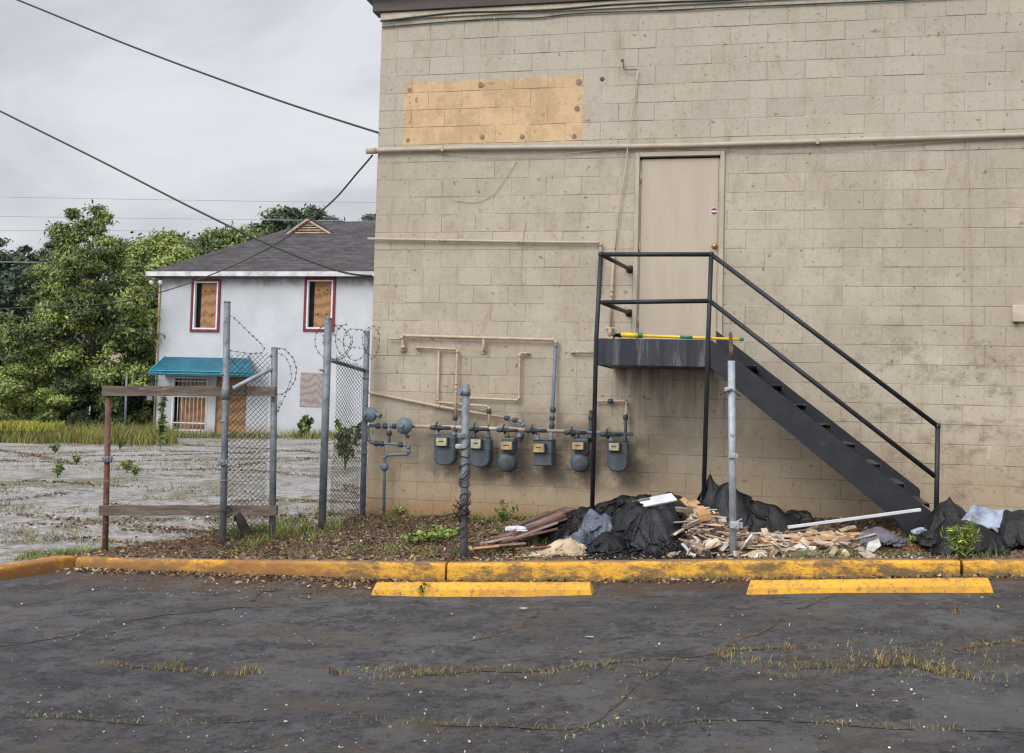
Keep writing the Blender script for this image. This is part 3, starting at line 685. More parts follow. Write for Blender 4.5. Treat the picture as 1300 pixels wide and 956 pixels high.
# gas piping
TP, GP, DP = 'tanpipe', 'greypipe', 'darkpipe'
def joints(mb, pxs, r, off=.13, ln=.03):
    for (a, b, horiz) in pxs:
        p = W(a, b, off); d = Vector((ln, 0, 0)) if horiz else Vector((0, 0, ln)); mb.tube([p-d, p-d*.4, p+d*.4, p+d], [r, r*1.25, r*1.25, r], 10)
t = thing('gas_pipe', tuple(W(610, 426)), 'longest beige gas pipe, level above the meters then turning down blue-grey', 'pipe')
mb = MB(); wpipe(mb, [(512, 443.5, .0), (512, 443.5, .06), (510, 426, .06), (706, 431.5, .06), (705.7, 440, .07)], .0185, .06); part(mb, 'pipe_run', TP, t)
mb = MB(); mb.tube([W(705.5, 434, .06), W(702.6, 500, .08), W(701, 528, .13), W(700.5, 548, .13)], .0185, 10); part(mb, 'riser', GP, t)
for q in ((702, 520, 0), (701, 531, 0), (700.7, 541, 0)): mb = MB(); joints(mb, [q], .025, .12); part(mb, 'fitting', DP, t)
mb = MB(); mb.lathe(tuple(W(512, 443.5, 0)), [(.05, 0), (.046, .008), (.026, .014), (.026, .03)], n=14); part(mb, 'wall_flange', TP, t)
mb = MB(); mb.tube([W(493, 430, .05), W(511, 430.5, .05)], .010, 8); part(mb, 'stub', TP, t)
mb = MB(); mb.tube([W(614, 428.5, .06), W(614, 445, .05), W(614, 446, 0)], .016, 8); mb.lathe(tuple(W(614, 446, 0)), [(.045, 0), (.04, .008), (.026, .016)], n=14); part(mb, 'wall_stub', TP, t)
def gp(label, segs, fits=(), name='gas_pipe'):
    t = thing(name, tuple(W(*segs[0][0][0][:2])), label, 'pipe')
    for pts, r, mm in segs:
        mb = MB(); wpipe(mb, pts, r, .06); part(mb, 'pipe_run', mm, t)
    for (a, b, hz, off) in fits: mb = MB(); joints(mb, [(a, b, hz)], .022, off); part(mb, 'fitting', DP, t)
    return t
gp('short beige gas pipe bent down to the leftmost meter, under the longest pipe', [([(529, 441, .0), (529, 441, .055), (580.6, 443.5, .055), (579, 490, .07), (578, 527, .13)], .0145, TP), ([(578, 527, .13), (577.6, 558, .13)], .015, GP)], [(578, 530, 0, .13), (577.8, 545, 0, .13)])
gp('beige gas pipe dropping and stepping right to the second meter from the left', [([(557, 445, .04), (555.5, 510.5, .04), (620.8, 516, .09), (620.5, 540, .13)], .0135, TP), ([(620.5, 540, .13), (620.5, 558, .13)], .014, DP)], [(620.6, 522, 0, .10)])
gp('beige gas pipe stepping down from the wall and running left behind the wire-wrapped post', [([(671, 448.5, .0), (671, 448.5, .05), (660, 448.5, .05), (659, 508, .05), (597, 505.5, .05), (583, 505, .05)], .0135, TP)])
gp('long beige gas pipe slanting down from the building corner to the third meter', [([(467.5, 498, .03), (560, 516.5, .05), (640, 530, .08)], .0165, TP), ([(640, 530, .08), (664.5, 536.5, .13), (661.5, 562, .13)], .0165, GP)], [(644, 531, 1, .09), (654, 533.5, 1, .11), (662, 553, 0, .13)])
gp('horizontal beige header pipe behind all six gas meters', [([(520, 541, .13), (590, 542.8, .13), (732, 548, .13)], .0215, TP), ([(732, 548, .13), (803, 551, .13)], .019, GP)])
gp('short beige pipe stub ending at the left leg of the landing', [([(726, 447, 0), (726, 447, .05), (757, 447.8, .05)], .014, TP)])
gp('short beige gas pipe with a tee, dropping to the rightmost meter', [([(756, 509, .05), (796, 509, .05), (794.5, 528, .09), (794.3, 534, .13)], .0145, TP), ([(794.3, 533, .13), (794, 562, .13)], .016, DP)], [(775, 509.5, 1, .05), (794.2, 530, 0, .12)])
gp('short thick dark riser just left of the landing leg', [([(750, 521, .10), (750, 562, .13)], .021, DP)], [(750, 530, 0, .11), (750, 545, 0, .12)])

# regulator assembly at the building corner
t = thing('gas_regulator', tuple(W(487, 658, .2)), 'blue-grey gas riser with two round regulators at the building corner', 'gas regulator')
mb = MB(); wpipe(mb, [(468.5, 540.5, .16), (512, 541, .16)], .019, .16); part(mb, 'pipe_run', GP, t)
mb = MB(); wpipe(mb, [(466.5, 541, .16), (469, 561.5, .16), (518.7, 565, .16), (518.7, 576.5, .16), (488.5, 577.6, .16), (487, 659, .16)], .018, .16); part(mb, 'pipe_run', GP, t)
mb = MB(); wpipe(mb, [(494, 541, .16), (494, 562, .16)], .018, .16); part(mb, 'pipe_run', GP, t)
for q in ((480, 540.8, 1), (489, 541, 1), (501, 541, 1), (478, 563, 1), (485, 563.4, 1), (509, 564.6, 1), (494, 550, 0)): mb = MB(); joints(mb, [q], .026, .16, .026); part(mb, 'fitting', DP, t)
mb = MB(); joints(mb, [(488.2, 592.5, 0)], .036, .16, .04); q = W(488.2, 592.5, .16); mb.tube([q+Vector((-.055, 0, 0)), q+Vector((.055, 0, 0))], .014, 8); part(mb, 'valve', GP, t)
def regdisc(px, py, r, ax, nm_):
    mb = MB(); p = W(px, py, .20); mb.lathe(tuple(p), [(r*.5, -.07), (r*.85, -.05), (r, -.02), (r*1.06, -.018), (r*1.06, .006), (r*.97, .01), (r*.86, .045), (r*.45, .06), (r*.36, .062), (r*.36, .085), (r*.30, .09)], ax, 28)
    return part(mb, nm_, GP, t)
regdisc(469.5, 526.5, .082, (-.5, -1, .15), 'regulator'); regdisc(513, 540.5, .090, (-.1, -1, .1), 'regulator')
mb = MB(); a, b = W(474, 524, .22), W(483, 528.5, .26); mb.tube([a, a.lerp(b, .6), b], [.018, .020, .030], 12); part(mb, 'vent_spout', GP, t)
mb = MB(); mb.tube([W(515, 552, .2), W(519, 555, .2)], .02, 10); part(mb, 'vent_spout', DP, t)

# gas meters
MG = 'gas meters hung in a row on the beige block wall'
def meter(kind, cx, cy, w, h, dial, dcol, pipes, label, dp=.17, base=.10):
    """cx,cy,w,h body rectangle in photo pixels measured at the front face"""
    c = W(cx, cy, base+dp); s_ = (W(cx+1, cy, base+dp).x-c.x); hw, hh = w/2*s_, h/2*s_
    t = thing('gas_meter', (c.x, D-base, c.z-hh), label, 'gas meter', MG)
    yb, yf = D-base, D-base-dp; mb = MB()
    def poly(pts, y0, y1, ins=.012):
        n = len(pts); P0 = [(c.x+x, y1, c.z+z) for x, z in pts]; P1 = [(c.x+x, y0+ins, c.z+z) for x, z in pts]; P2 = [(c.x+x*(1-ins/hw), y0, c.z+z*(1-ins/hh)) for x, z in pts]
        vs = P0+P1+P2; fs = [tuple(range(2*n, 3*n)), tuple(range(n-1, -1, -1))]
        for a in (0, n): fs += [(a+i, a+(i+1) % n, a+n+(i+1) % n, a+n+i) for i in range(n)]
        mb.add(vs, fs)
    if kind == 'cast':
        pts = [(-hw*.86, hh), (-hw, hh*.86), (-hw, hh*.1), (-hw*1.0, -hh*.62), (-hw*.72, -hh*.9), (-hw*.3, -hh), (hw*.3, -hh), (hw*.72, -hh*.9), (hw, -hh*.62), (hw, hh*.86), (hw*.86, hh)][::-1]
        poly(pts[::-1], yf, yb)
        mb.box((c.x, (yf+yb)/2, c.z+hh*.28), (hw*2.08, dp*1.06, .012), bev=.003)       # seam flange
        mb.box((c.x, yf+.03, c.z+hh*.93), (hw*1.5, .05, hh*.12), bev=.006)
        for sx in (-.7, 0, .7):
            mb.lathe((c.x+sx*hw, yf+.004, c.z+hh*.1), [(.007, 0), (.007, .006)], n=8); mb.lathe((c.x+sx*hw*.8, yf+.004, c.z-hh*.74), [(.007, 0), (.007, .006)], n=8)
    elif kind == 'square':
        poly([(-hw, -hh), (hw, -hh), (hw, hh), (-hw, hh)], yf, yb)
        mb.box((c.x, yf-.004, c.z+hh*.02), (hw*2.02, .012, .012), bev=.003)
        mb.box((c.x, (yf+yb)/2, c.z+hh+.006), (hw*2.05, dp*1.05, .014), bev=.004)
    else:
        r = hw; cc = c.z-hh+r
        mb.lathe((c.x, yb, cc), [(r*.82, 0), (r*.96, .02), (r*.98, dp*.45), (r*1.07, dp*.47), (r*1.07, dp*.56), (r*.98, dp*.58), (r*.95, dp*.9), (r*.84, dp), (r*.3, dp+.004)], n=32)
        mb.box((c.x+.01, (yf+yb)/2+.01, c.z+hh*.52), (r*1.45, dp*.75, hh*.95), bev=.012)
        for k in range(12):
            a = k*math.pi/6; mb.lathe((c.x+math.cos(a)*r*1.02, yf+dp*.4, cc+math.sin(a)*r*1.02), [(.008, 0), (.008, .012)], n=6)
        mb.tube([(c.x-r*.5, yf+dp*.4, cc-r*1.0), (c.x-r*.5, yf+dp*.4, cc-r*1.14)], .010, 6); mb.tube([(c.x+r*.4, yf+dp*.4, cc-r*1.0), (c.x+r*.4, yf+dp*.4, cc-r*1.14)], .010, 6)
    body = part(mb, 'meter_body', 'meter', t)
    dcx, dcy, dw, dh = dial; p = W(dcx, dcy, base+dp+.05); wd, hd = dw/2*s_, dh/2*s_
    mb = MB(); mb.box((p.x+.004, yf-.018, p.z+.002), (wd*2+.022, .07, hd*2+.016), bev=.006); ix = part(mb, 'index_box', 'darkpipe', t)
    mb = MB(); mb.box((p.x, yf-.056, p.z), (wd*2, .008, hd*2), bev=.003); pl = part(mb, 'dial_plate', dcol, ix)
    mb = MB(); mb.box((p.x, yf-.0612, p.z+hd*.15), (wd*1.0, .002, hd*.3)); part(mb, 'counter_window', 'darkpipe', pl)
    for (px, top, mm) in pipes:
        a = W(px, top, .13); mb = MB(); zt = c.z+hh-.01
        mb.tube([(a.x, D-.15, zt), (a.x, D-.15, zt+.03), (a.x, D-.14, a.z)], [.026, .022, .017], 10); mb.lathe((a.x, D-.148, zt+.012), [(.032, 0), (.032, .022)], (0, 0, 1), 8)
        part(mb, 'pipe_nut', mm, t)
    t.rotation_euler = (random.gauss(0, .012), random.gauss(0, .022), random.gauss(0, .03))
    return t
def cock(px, py, lever, label):
    t = thing('gas_cock', tuple(W(px, py, .14)), label, 'valve', 'shut-off valves on the header pipe above the meters')
    mb = MB(); p = W(px, py, .145)
    mb.tube([p+Vector((-.09, 0, 0)), p+Vector((-.05, 0, 0)), p+Vector((-.03, 0, 0)), p+Vector((.03, 0, 0)), p+Vector((.05, 0, 0)), p+Vector((.15, 0, 0))], [.024, .030, .024, .031, .022, .020], 10)
    mb.tube([p+Vector((0, .02, -.03)), p+Vector((0, -.035, .012))], .022, 8); part(mb, 'valve_body', 'darkpipe', t)
    mb = MB(); mb.box(tuple(p+Vector((-.01, -.045, .035+lever))), (.018, .018, .07), Matrix.Rotation(.4, 3, 'Y'), .003); part(mb, 'lever', 'darkpipe', t)
meter('cast', 563.5, 572, 26, 36, (560, 561, 13, 9.5), 'dial', [(556, 545, 'greypipe'), (577.5, 548, 'greypipe')], 'leftmost grey gas meter, yellow dial, left of the wire-wrapped post')
meter('cast', 608, 575, 26, 35, (603.5, 563.5, 12, 11), 'dial', [(602, 548, 'darkpipe'), (620.5, 548, 'darkpipe')], 'grey gas meter half behind the wire-wrapped post, on its right side')
meter('round', 643, 577, 24, 42, (643.5, 565, 14, 10), 'dialo', [(645, 548, 'leafmd'), (660, 550, 'greypipe')], 'round grey gas meter with an amber dial, nearer the wire-wrapped post')
meter('square', 690, 576, 24, 32, (685.5, 569.5, 13.5, 10.5), 'dialo', [(683.5, 550, 'greypipe'), (701, 548, 'greypipe')], 'square light-grey box-shaped gas meter under the blue-grey riser')
meter('round', 736, 578, 24, 42, (734, 566, 14, 9), 'dialo', [(733, 550, 'darkpipe'), (750, 552, 'darkpipe')], 'round grey gas meter with an amber dial, against the landing leg')
meter('cast', 783, 580, 26, 37, (778.5, 567.5, 12.5, 9.5), 'dial', [(776.5, 553, 'greypipe'), (794, 552, 'darkpipe')], 'rightmost grey gas meter with a pale dial, right of the landing leg')
cock(556, 543, 0, 'dark valve above the leftmost gas meter'); cock(604, 544.5, 0, 'dark valve just right of the wire-wrapped post'); cock(641, 546, 0, 'dark valve above the round meter nearer the wrapped post')
cock(677, 546.5, 0, 'dark valve left of the blue-grey riser, above the square meter'); cock(727, 549, 0, 'dark valve above the round meter by the landing leg'); cock(772, 551.5, 0, 'dark valve above the rightmost gas meter')

# ------------------------------------------------------------------ steel stairs
YN, YF = 11.2, 12.2
A = lambda px, py, Y=YN: Vector(at(px, py, Y))
st = thing('steel_staircase', tuple(A(1180, 660)), 'black steel outside staircase with pipe rails rising to the beige door', 'staircase')
lx0, lx1 = A(757, 430).x, A(902, 430).x; lz1, lz0 = A(830, 430.5).z, A(830, 464.5).z
mb = MB(); th = .012
for (x0, x1, y0, y1) in ((lx0, lx1, YN-.006, YN+.006), (lx0, lx0+th, YN+.007, D-.02), (lx1-th, lx1, YN+.007, D-.02)):
    mb.box(((x0+x1)/2, (y0+y1)/2, (lz0+lz1)/2), (x1-x0, y1-y0, lz1-lz0), bev=.002)
mb.box(((lx0+lx1)/2, (YN+D)/2, lz0+.02), (lx1-lx0-.04, D-YN-.04, .02))
part(mb, 'landing_frame', 'landing', st)
mb = MB(); mb.box(((lx0+lx1)/2, (YN+D)/2-.01, lz1-.008), (lx1-lx0-.03, D-YN-.04, .012)); part(mb, 'landing_deck', 'tread', st)
s0, s1 = A(903, 432), A(1184, 651.5); e0, e1 = A(903, 467), A(1140, 662)
dz_far = .155; 
def stringer(y, dz, ext=0):
    mb = MB(); zb = z_dirt(s1.x, YN)-.03
    xb = s1.x+.01; poly = [(s0.x, s0.z), (xb, s1.z-.01), (xb, zb+.02), (e1.x+.10, zb+.02), (e1.x, e1.z), (e0.x, e0.z)]
    P_ = [(x, y-.006, z+dz*(1 if k in (0, 1, 4, 5) else 0)) for k, (x, z) in enumerate(poly)]
    mb.prism(P_[::-1], (0, 0, 0), (0, .012, 0))
    d = Vector((s1.x-s0.x, 0, s1.z-s0.z)); n_ = Vector((d.z, 0, -d.x)).normalized()
    a, b = Vector((s0.x, y+.02, s0.z+dz)), Vector((s1.x, y+.02, s1.z+dz)); mb.bar(a, b, .045, .009)
    a, b = Vector((e0.x, y+.02, e0.z+dz)), Vector((e1.x, y+.02, e1.z+dz)); mb.bar(a, b, .045, .009)
    return mb
part(stringer(YN, 0), 'stringer', 'stair', st); part(stringer(YF, dz_far), 'stringer', 'stair', st)
for k in range(9):
    px, py = 951.5+30.3*(k-0), 461+24.5*(k-0)
    p = A(px-2, py+4, YN+.25); mb = MB()
    mb.box((p.x, (YN+YF)/2, p.z), (.200, YF-YN-.016, .006)); mb.box((p.x-.097, (YN+YF)/2, p.z-.02), (.006, YF-YN-.016, .036)); mb.box((p.x+.097, (YN+YF)/2, p.z-.02), (.006, YF-YN-.016, .036))
    part(mb, 'tread', 'tread', st)
TL, TM, TR = A(763, 323), A(903, 323), A(1190.5, 541)
ML, MM, MR = A(764, 384), A(901, 382), A(1187.5, 605)
rr = .0225
def P1(name, pts, r=rr, mm='stair'): mb = MB(); mb.tube(pts, r, 12); part(mb, name, mm, st)
P1('top_rail', [TL, TM]); P1('handrail', [TM, TR]); P1('mid_rail', [ML, MM]); P1('mid_rail', [MM, MR])
gl = z_dirt(TL.x, YN)-.1
P1('post', [TL, A(757, 430), Vector((A(752, 632).x, YN, gl))]); P1('post', [TM, A(899, 430), Vector((A(893, 610).x, YN, gl+.05))])
P1('post', [TR, Vector((TR.x-.012, YN-.01, z_dirt(TR.x, YN)-.05))])
wb = Vector(at(800, 331, D)); P1('wall_bracket', [TL, Vector((wb.x, D-.005, TL.z))], .022); P1('wall_bracket', [ML, Vector((wb.x, D-.005, ML.z))], .022)
for q in (TL, ML):
    mb = MB(); mb.lathe((wb.x, D-.001, q.z), [(.045, 0), (.045, .01), (.028, .012)], n=14); part(mb, 'wall_flange', 'stair', st)
for q in (TL, TM, TR, MM): 
    mb = MB(); mb.lathe(tuple(q-Vector((0, 0, .028))), [(.014, 0), (.025, .01), (.028, .028), (.025, .046), (.014, .056)], (0, 0, 1), 12); part(mb, 'weld_joint', 'stair', st)

# broom lying on the landing
a, b = A(789, 425, YN+.12), A(944, 431.5, YN+.04); a.z = lz1+.035; b.z = lz1+.03
a = Vector((A(789, 426, YN+.10).x, YN+.10, lz1+.045)); b = Vector((A(944, 431, YN+.02).x, YN+.02, lz1-.0))
b.z = A(944, 431, YN+.02).z
bt = thing('push_broom', tuple(a), 'yellow and green pole with a dark brush head lying on the stair landing', 'broom')
mb = MB(); mb.tube([a.lerp(b, .16), b], .0135, 10); part(mb, 'pole', 'yellow', bt)
mb = MB(); mb.tube([a, a.lerp(b, .14)], .024, 12); part(mb, 'grip', 'yellow', bt)
for u0, u1, r in ((.14, .175, .026), (.49, .59, .0165), (.97, 1.0, .017)): mb = MB(); mb.tube([a.lerp(b, u0), a.lerp(b, u1)], r, 10); part(mb, 'green_band', 'green', bt)
mb = MB(); c = a+Vector((-.045, .03, -.01))
for k in range(160):
    th_ = random.uniform(0, 6.28); d = Vector((math.cos(th_)*.5, math.sin(th_), random.uniform(-.2, .6))).normalized()*random.uniform(.03, .065); mb.tube([c, c+d*.6, c+d+Vector((0, 0, -.008))], [.006, .004, .002], 4, False)
part(mb, 'brush_head', 'cable', bt)

# ------------------------------------------------------------------ fences and posts
def pole(mb, top, bot, r=.03, n=12): mb.tube([bot, top], r, n)
def clamp(parent, c, s=.05, mm='galv', name='clamp'):
    mb = MB(); c = Vector(c); mb.box(tuple(c), (s*1.5, s*1.7, s*1.1), bev=.006); mb.box(tuple(c+Vector((s*.9, -s*.4, 0))), (s*.7, s*.3, s*.9), bev=.004)
    mb.lathe(tuple(c+Vector((s*.1, -s*.86, 0))), [(s*.22, 0), (s*.22, .012)], n=8); return part(mb, name, mm, parent)
def chainlink(p0, p1, zb, zt, w=.026, h=.0265, r=.0034):
    p0, p1 = Vector(p0), Vector(p1); L = (p1-p0).length; n = int(L/w); dirv = (p1-p0)/L; nv = Vector((-dirv.y, dirv.x, 0)); mb = MB()
    for k in range(n):
        s = k*w; z0, z1 = zb(s/L), zt(s/L)+random.uniform(-.004, .02); m_ = int((z1-z0)/h); vs = []
        for i in range(m_+1):
            x = s+((i+k) % 2)*w*1.04; z = z0+i*h; bulge = .018*math.sin(s*9+1)*math.sin(z*3.1)
            c = p0+dirv*x+nv*(bulge+(.002 if (i+k) % 2 else -.002)); c.z = z
            for a in (0, 2.09, 4.19): vs.append((c.x+dirv.x*math.cos(a)*r+nv.x*math.sin(a)*r, c.y+dirv.y*math.cos(a)*r+nv.y*math.sin(a)*r, c.z+.0006*a))
        mb.add(vs, [(3*i+a, 3*i+(a+1) % 3, 3*i+3+(a+1) % 3, 3*i+3+a) for i in range(m_) for a in range(3)])
    return mb
def barbed(pts, r=.0032, step=.07, both=True):
    mb = MB(); P = [Vector(p) for p in pts]; mb.tube(P, r, 5)
    acc = 0
    for i in range(len(P)-1):
        d = P[i+1]-P[i]; L = d.length; u = d.normalized() if L > 0 else Vector((1, 0, 0))
        while acc < L:
            c = P[i]+u*acc; v = u.orthogonal().normalized(); v.rotate(Matrix.Rotation(random.uniform(0, 6.28), 3, u))
            mb.tube([c-v*.017-u*.004, c+v*.017+u*.004], .0022, 4); w_ = v.cross(u); mb.tube([c-w_*.015, c+w_*.015], .0022, 4); mb.tube([c-u*.008, c+u*.008], r*2, 5); acc += step
        acc -= L
    return mb
def coil(c, r, nrm, turns=1.0, tilt=0, drift=Vector((0, 0, 0)), a0=0, n=26, sq=1.0):
    nrm = Vector(nrm).normalized(); u = Vector((0, 0, 1)); v = nrm.cross(u).normalized(); out = []
    for i in range(int(n*turns)+1):
        a = a0+2*math.pi*i/n; rr_ = r*(1+.03*math.sin(3*a+tilt)); out.append(Vector(c)+v*math.cos(a)*rr_*sq+u*math.sin(a)*rr_+drift*(i/n))
    return out
# left fence
Y1, Y2, Y3 = 10.3, 10.5, 10.8
pr = Vector(at(134, 500, Y1)); pt = Vector(at(288.5, 384, Y2)); pts_ = Vector(at(348.5, 441, Y3))
fl = thing('fence_section', (pt.x, Y2, z_dirt(pt.x, Y2)), 'broken chain-link fence piece with two weathered boards across a rusty post and two grey posts', 'fence')
def zb_(x, y): return z_dirt(x, y)-.15
mb = MB(); pole(mb, (at(140, 500, Y1)[0]-.02, Y1, pr.z), (at(134, 697, Y1)[0], Y1, zb_(pr.x, Y1)), .030); part(mb, 'rusty_post', 'rust', fl)
mb = MB(); b_ = Vector((at(283, 698, Y2)[0], Y2, zb_(pt.x, Y2))); pole(mb, pt, b_, .034); mb.tube([pt, pt+Vector((0, 0, .012))], [.037, .03], 12)
c_ = pt.lerp(b_, .36); mb.tube([c_+Vector((0, 0, .09)), c_+Vector((0, 0, .04)), c_+Vector((0, 0, -.05))], [.034, .043, .046], 12); part(mb, 'tall_post', 'galv', fl)
mb = MB(); b3 = Vector((at(346.5, 672, Y3)[0], Y3, zb_(pts_.x, Y3))); pole(mb, pts_, b3, .034); part(mb, 'short_post', 'galv', fl)
def yl(x): return interp(x, [-6.6, -4.8], [Y1, Y3])
for (pa, pb, yo, jag) in (((131, 496), (350, 497), -.045, 0), ((127, 648), (352, 648), -.045, 1)):
    a, b = Vector(at(*pa, Y1+yo)), Vector(at(*pb, Y3+yo-.02)); mb = MB(); n = 14; d = b-a
    vs = []
    hh = .05
    for i in range(n+1):
        c = a+d*i/n; e = .006*fbm(i*.7, jag*5, 1)
        vs += [(c.x, c.y-.022+e, c.z-hh+e), (c.x, c.y-.022+e, c.z+hh+e*1.5), (c.x, c.y+.022, c.z+hh+e*1.5), (c.x, c.y+.022, c.z-hh+e)]
    fs = [(4*i+k, 4*i+(k+1) % 4, 4*i+4+(k+1) % 4, 4*i+4+k) for i in range(n) for k in range(4)]+[(3, 2, 1, 0), (4*n, 4*n+1, 4*n+2, 4*n+3)]
    mb.add(vs, fs); part(mb, 'board', 'oldwood', fl)
mb = MB(); mb.tube([Vector(at(296, 493, Y2-.02)), Vector(at(347, 467, Y3-.01))], .022, 10); part(mb, 'brace', 'galvlt', fl)
def zt_l(s): return Vector(at(292+s*50, 449-0*s, Y2+.3*s)).z
part(chainlink((pt.x+.04, Y2+.02, 0), (pts_.x-.03, Y3, 0), lambda s: z_dirt(-5.2, 10.6)+.02, zt_l), 'chain_link', 'wire', fl)
part(barbed([Vector(at(290, 399, Y2)), Vector(at(299, 405, Y2+.02)), Vector(at(315, 421, Y2+.1)), Vector(at(331, 436, Y3)), Vector(at(336, 443, Y3)), Vector(at(333, 448, Y3)), Vector(at(318, 449, Y2+.15)), Vector(at(291, 445, Y2))], .0026), 'barbed_wire', 'razor', fl)
part(barbed([Vector(at(291, 452, Y2)), Vector(at(305, 470, Y2+.1)), Vector(at(310, 460, Y2+.1)), Vector(at(318, 452, Y2+.12))], .0022), 'barbed_wire', 'razor', fl)
part(barbed([Vector(at(348, 442, Y3)), Vector(at(361, 443, Y3)), Vector(at(372, 454, Y3-.02)), Vector(at(376.5, 468, Y3-.04)), Vector(at(375, 482, Y3-.05)), Vector(at(367, 495, Y3-.04)), Vector(at(357, 501, Y3)), Vector(at(349, 500, Y3))], .003, .06), 'barbed_wire', 'razor', fl)
part(barbed([Vector(at(348, 446, Y3)), Vector(at(362, 452, Y3+.05)), Vector(at(369, 466, Y3+.06)), Vector(at(370, 480, Y3+.05)), Vector(at(362, 502, Y3+.04)), Vector(at(352, 524, Y3)), Vector(at(356, 508, Y3))], .0022, .08), 'barbed_wire', 'razor', fl)
clamp(fl, at(136, 583, Y1-.03), .05); clamp(fl, at(283, 587, Y2-.03), .05); clamp(fl, at(288, 408, Y2), .03); clamp(fl, at(346, 452, Y3), .03)
for py in (535, 610, 475): 
    c = Vector(at(284, py, Y2)); mb = MB(); mb.tube([c-Vector((0, 0, .01)), c+Vector((0, 0, .01))], .040, 12); part(mb, 'band', 'galv', fl)
# rotten stake
p0 = Vector(at(303, 655, 10.62)); p1 = G(311, 690); p1.y = 10.7
mb = MB(); mb.tube([p1-Vector((0, 0, .12)), p1.lerp(p0, .3), p1.lerp(p0, .7), p0, p0+Vector((.015, 0, .04))], [.055, .052, .05, .042, .012], 9)
mb.tube([p0-Vector((.02, 0, .05)), p0+Vector((-.045, 0, .035))], [.03, .008], 6)
tag(mb.build('wooden_stake', 'stump', None, p1), 'dark rotten wooden stake leaning behind the lower fence board', 'stake')
# right fence piece
Ya, Yb = 11.6, 12.28
ta, tb = Vector(at(417, 405, Ya)), Vector(at(466, 420, Yb)); ba, bb = Vector((at(409, 662, Ya)[0], Ya, z_dirt(-4.6, Ya)-.1)), Vector((at(460.5, 648, Yb)[0], Yb, z_dirt(-4.5, Yb)-.1))
fr = thing('fence_section', (ba.x, Ya, ba.z+.1), 'narrow chain-link fence piece topped with barbed coils beside the building corner', 'fence')
mb = MB(); pole(mb, ta, ba, .041, 14); mb.tube([ta, ta+Vector((0, 0, .012))], [.044, .034], 14); part(mb, 'post', 'galv', fr)
mb = MB(); pole(mb, tb, bb, .034); part(mb, 'post', 'galv', fr)
ra, rb = Vector(at(418, 457, Ya+.02)), Vector(at(465, 471, Yb)); mb = MB(); mb.tube([ra, rb], .021, 10); part(mb, 'top_rail', 'galv', fr)
part(chainlink((ba.x+.075, Ya+.05, 0), (tb.x-.02, Yb, 0), lambda s: z_dirt(-4.5, 12)+.0, lambda s: Vector(at(419+s*44, 452+13*s, Ya+(Yb-Ya)*s)).z, w=.034, h=.024), 'chain_link', 'wire', fr)
for (px, py, Y, r, nx, sq, tu) in ((418, 434, Ya, .185, (-.1, 1, 0), 1.0, 1.0), (424, 434, Ya+.12, .19, (.35, 1, 0), 1.0, 1.0), (448, 437, Ya+.35, .175, (-.9, 1, 0), .75, 1.1), (438, 432, Ya+.3, .18, (.5, 1, 0), 1.0, .6), (470, 436, Yb, .17, (.8, .8, 0), .8, 1.0), (474, 433, Yb-.1, .17, (.2, 1, 0), 1.0, .5)):
    part(barbed(coil(at(px, py, Y), r, nx, tu, random.random(), Vector((.05, .03, 0)), random.random()*2, 26, sq), .0027 if px < 460 else .0022, .075), 'barbed_coil', 'razor', fr)
part(barbed([ta-Vector((0, 0, .12)), Vector(at(440, 440, Ya+.3)), Vector(at(466, 443, Yb))], .002, .1), 'barbed_wire', 'razor', fr)
clamp(fr, at(412, 520, Ya), .03); clamp(fr, ra, .04); clamp(fr, rb, .034)
for (px, py, Y, rr_) in ((462, 575, Yb, .040), (411, 470, Ya, .047), (464, 480, Yb, .04)):
    c = Vector(at(px, py, Y)); mb = MB(); mb.tube([c-Vector((0, 0, .012)), c+Vector((0, 0, .012))], rr_, 12); part(mb, 'band', 'galv', fr)

# free-standing posts
YP = 10.2
t_, b_ = Vector(at(591.5, 488, YP)), Vector((at(589, 700, YP)[0], YP, z_dirt(-2.7, YP)-.1))
wp = thing('metal_post', (b_.x, YP, b_.z+.1), 'grey metal post wrapped in loose black wire in front of the gas meters', 'post')
mb = MB(); mb.tube([b_, t_], .036, 14); part(mb, 'post_tube', 'galv', wp)
mb = MB(); mb.tube([t_-Vector((0, 0, .10)), t_-Vector((0, 0, .04))], .045, 12); mb.box(tuple(t_+Vector((-.05, -.02, -.07))), (.05, .05, .06), Matrix.Rotation(.5, 3, 'Y'), .004); part(mb, 'collar', 'galv', wp)
Q = []
for i in range(150):
    u = i/149; a = u*2*math.pi*7; c = b_.lerp(t_, .30+.37*u); rr_ = .040+.012*abs(fbm(i*.2, 1)); Q.append(c+Vector((math.cos(a)*rr_, math.sin(a)*rr_, .02*math.sin(a*1.3))))
mb = MB(); mb.tube(Q, .0045, 5)
for s_ in range(3):
    Q = []; 
    for i in range(60):
        u = i/59; a = s_*2+u*2*math.pi*(2+s_); c = b_.lerp(t_, .16+.40*u); rr_ = .045+.03*abs(fbm(i*.15, s_*3)); Q.append(c+Vector((math.cos(a)*rr_, math.sin(a)*rr_, 0)))
    mb.tube(Q, .0035, 5)
for s_ in range(7):
    c = b_.lerp(t_, .30); Q = [c+Vector((random.gauss(0, .055), random.gauss(-.02, .03), random.gauss(0, .05))) for _ in range(7)]; mb.tube(Q, .0035, 5)
part(mb, 'wire_wrap', 'cable', wp)
mb = MB(); c = b_.lerp(t_, .30); Q = [c, c+Vector((-.12, .1, -.02)), c+Vector((-.3, .35, -.08)), c+Vector((-.5, .8, -.13))]; mb.tube(Q, .006, 6)
Q = [c+Vector((0, 0, .12)), c+Vector((-.07, .05, .05)), c+Vector((-.11, .12, -.05)), c+Vector((-.3, .3, -.12))]; mb.tube(Q, .004, 5); part(mb, 'loose_wire', 'cable', wp)
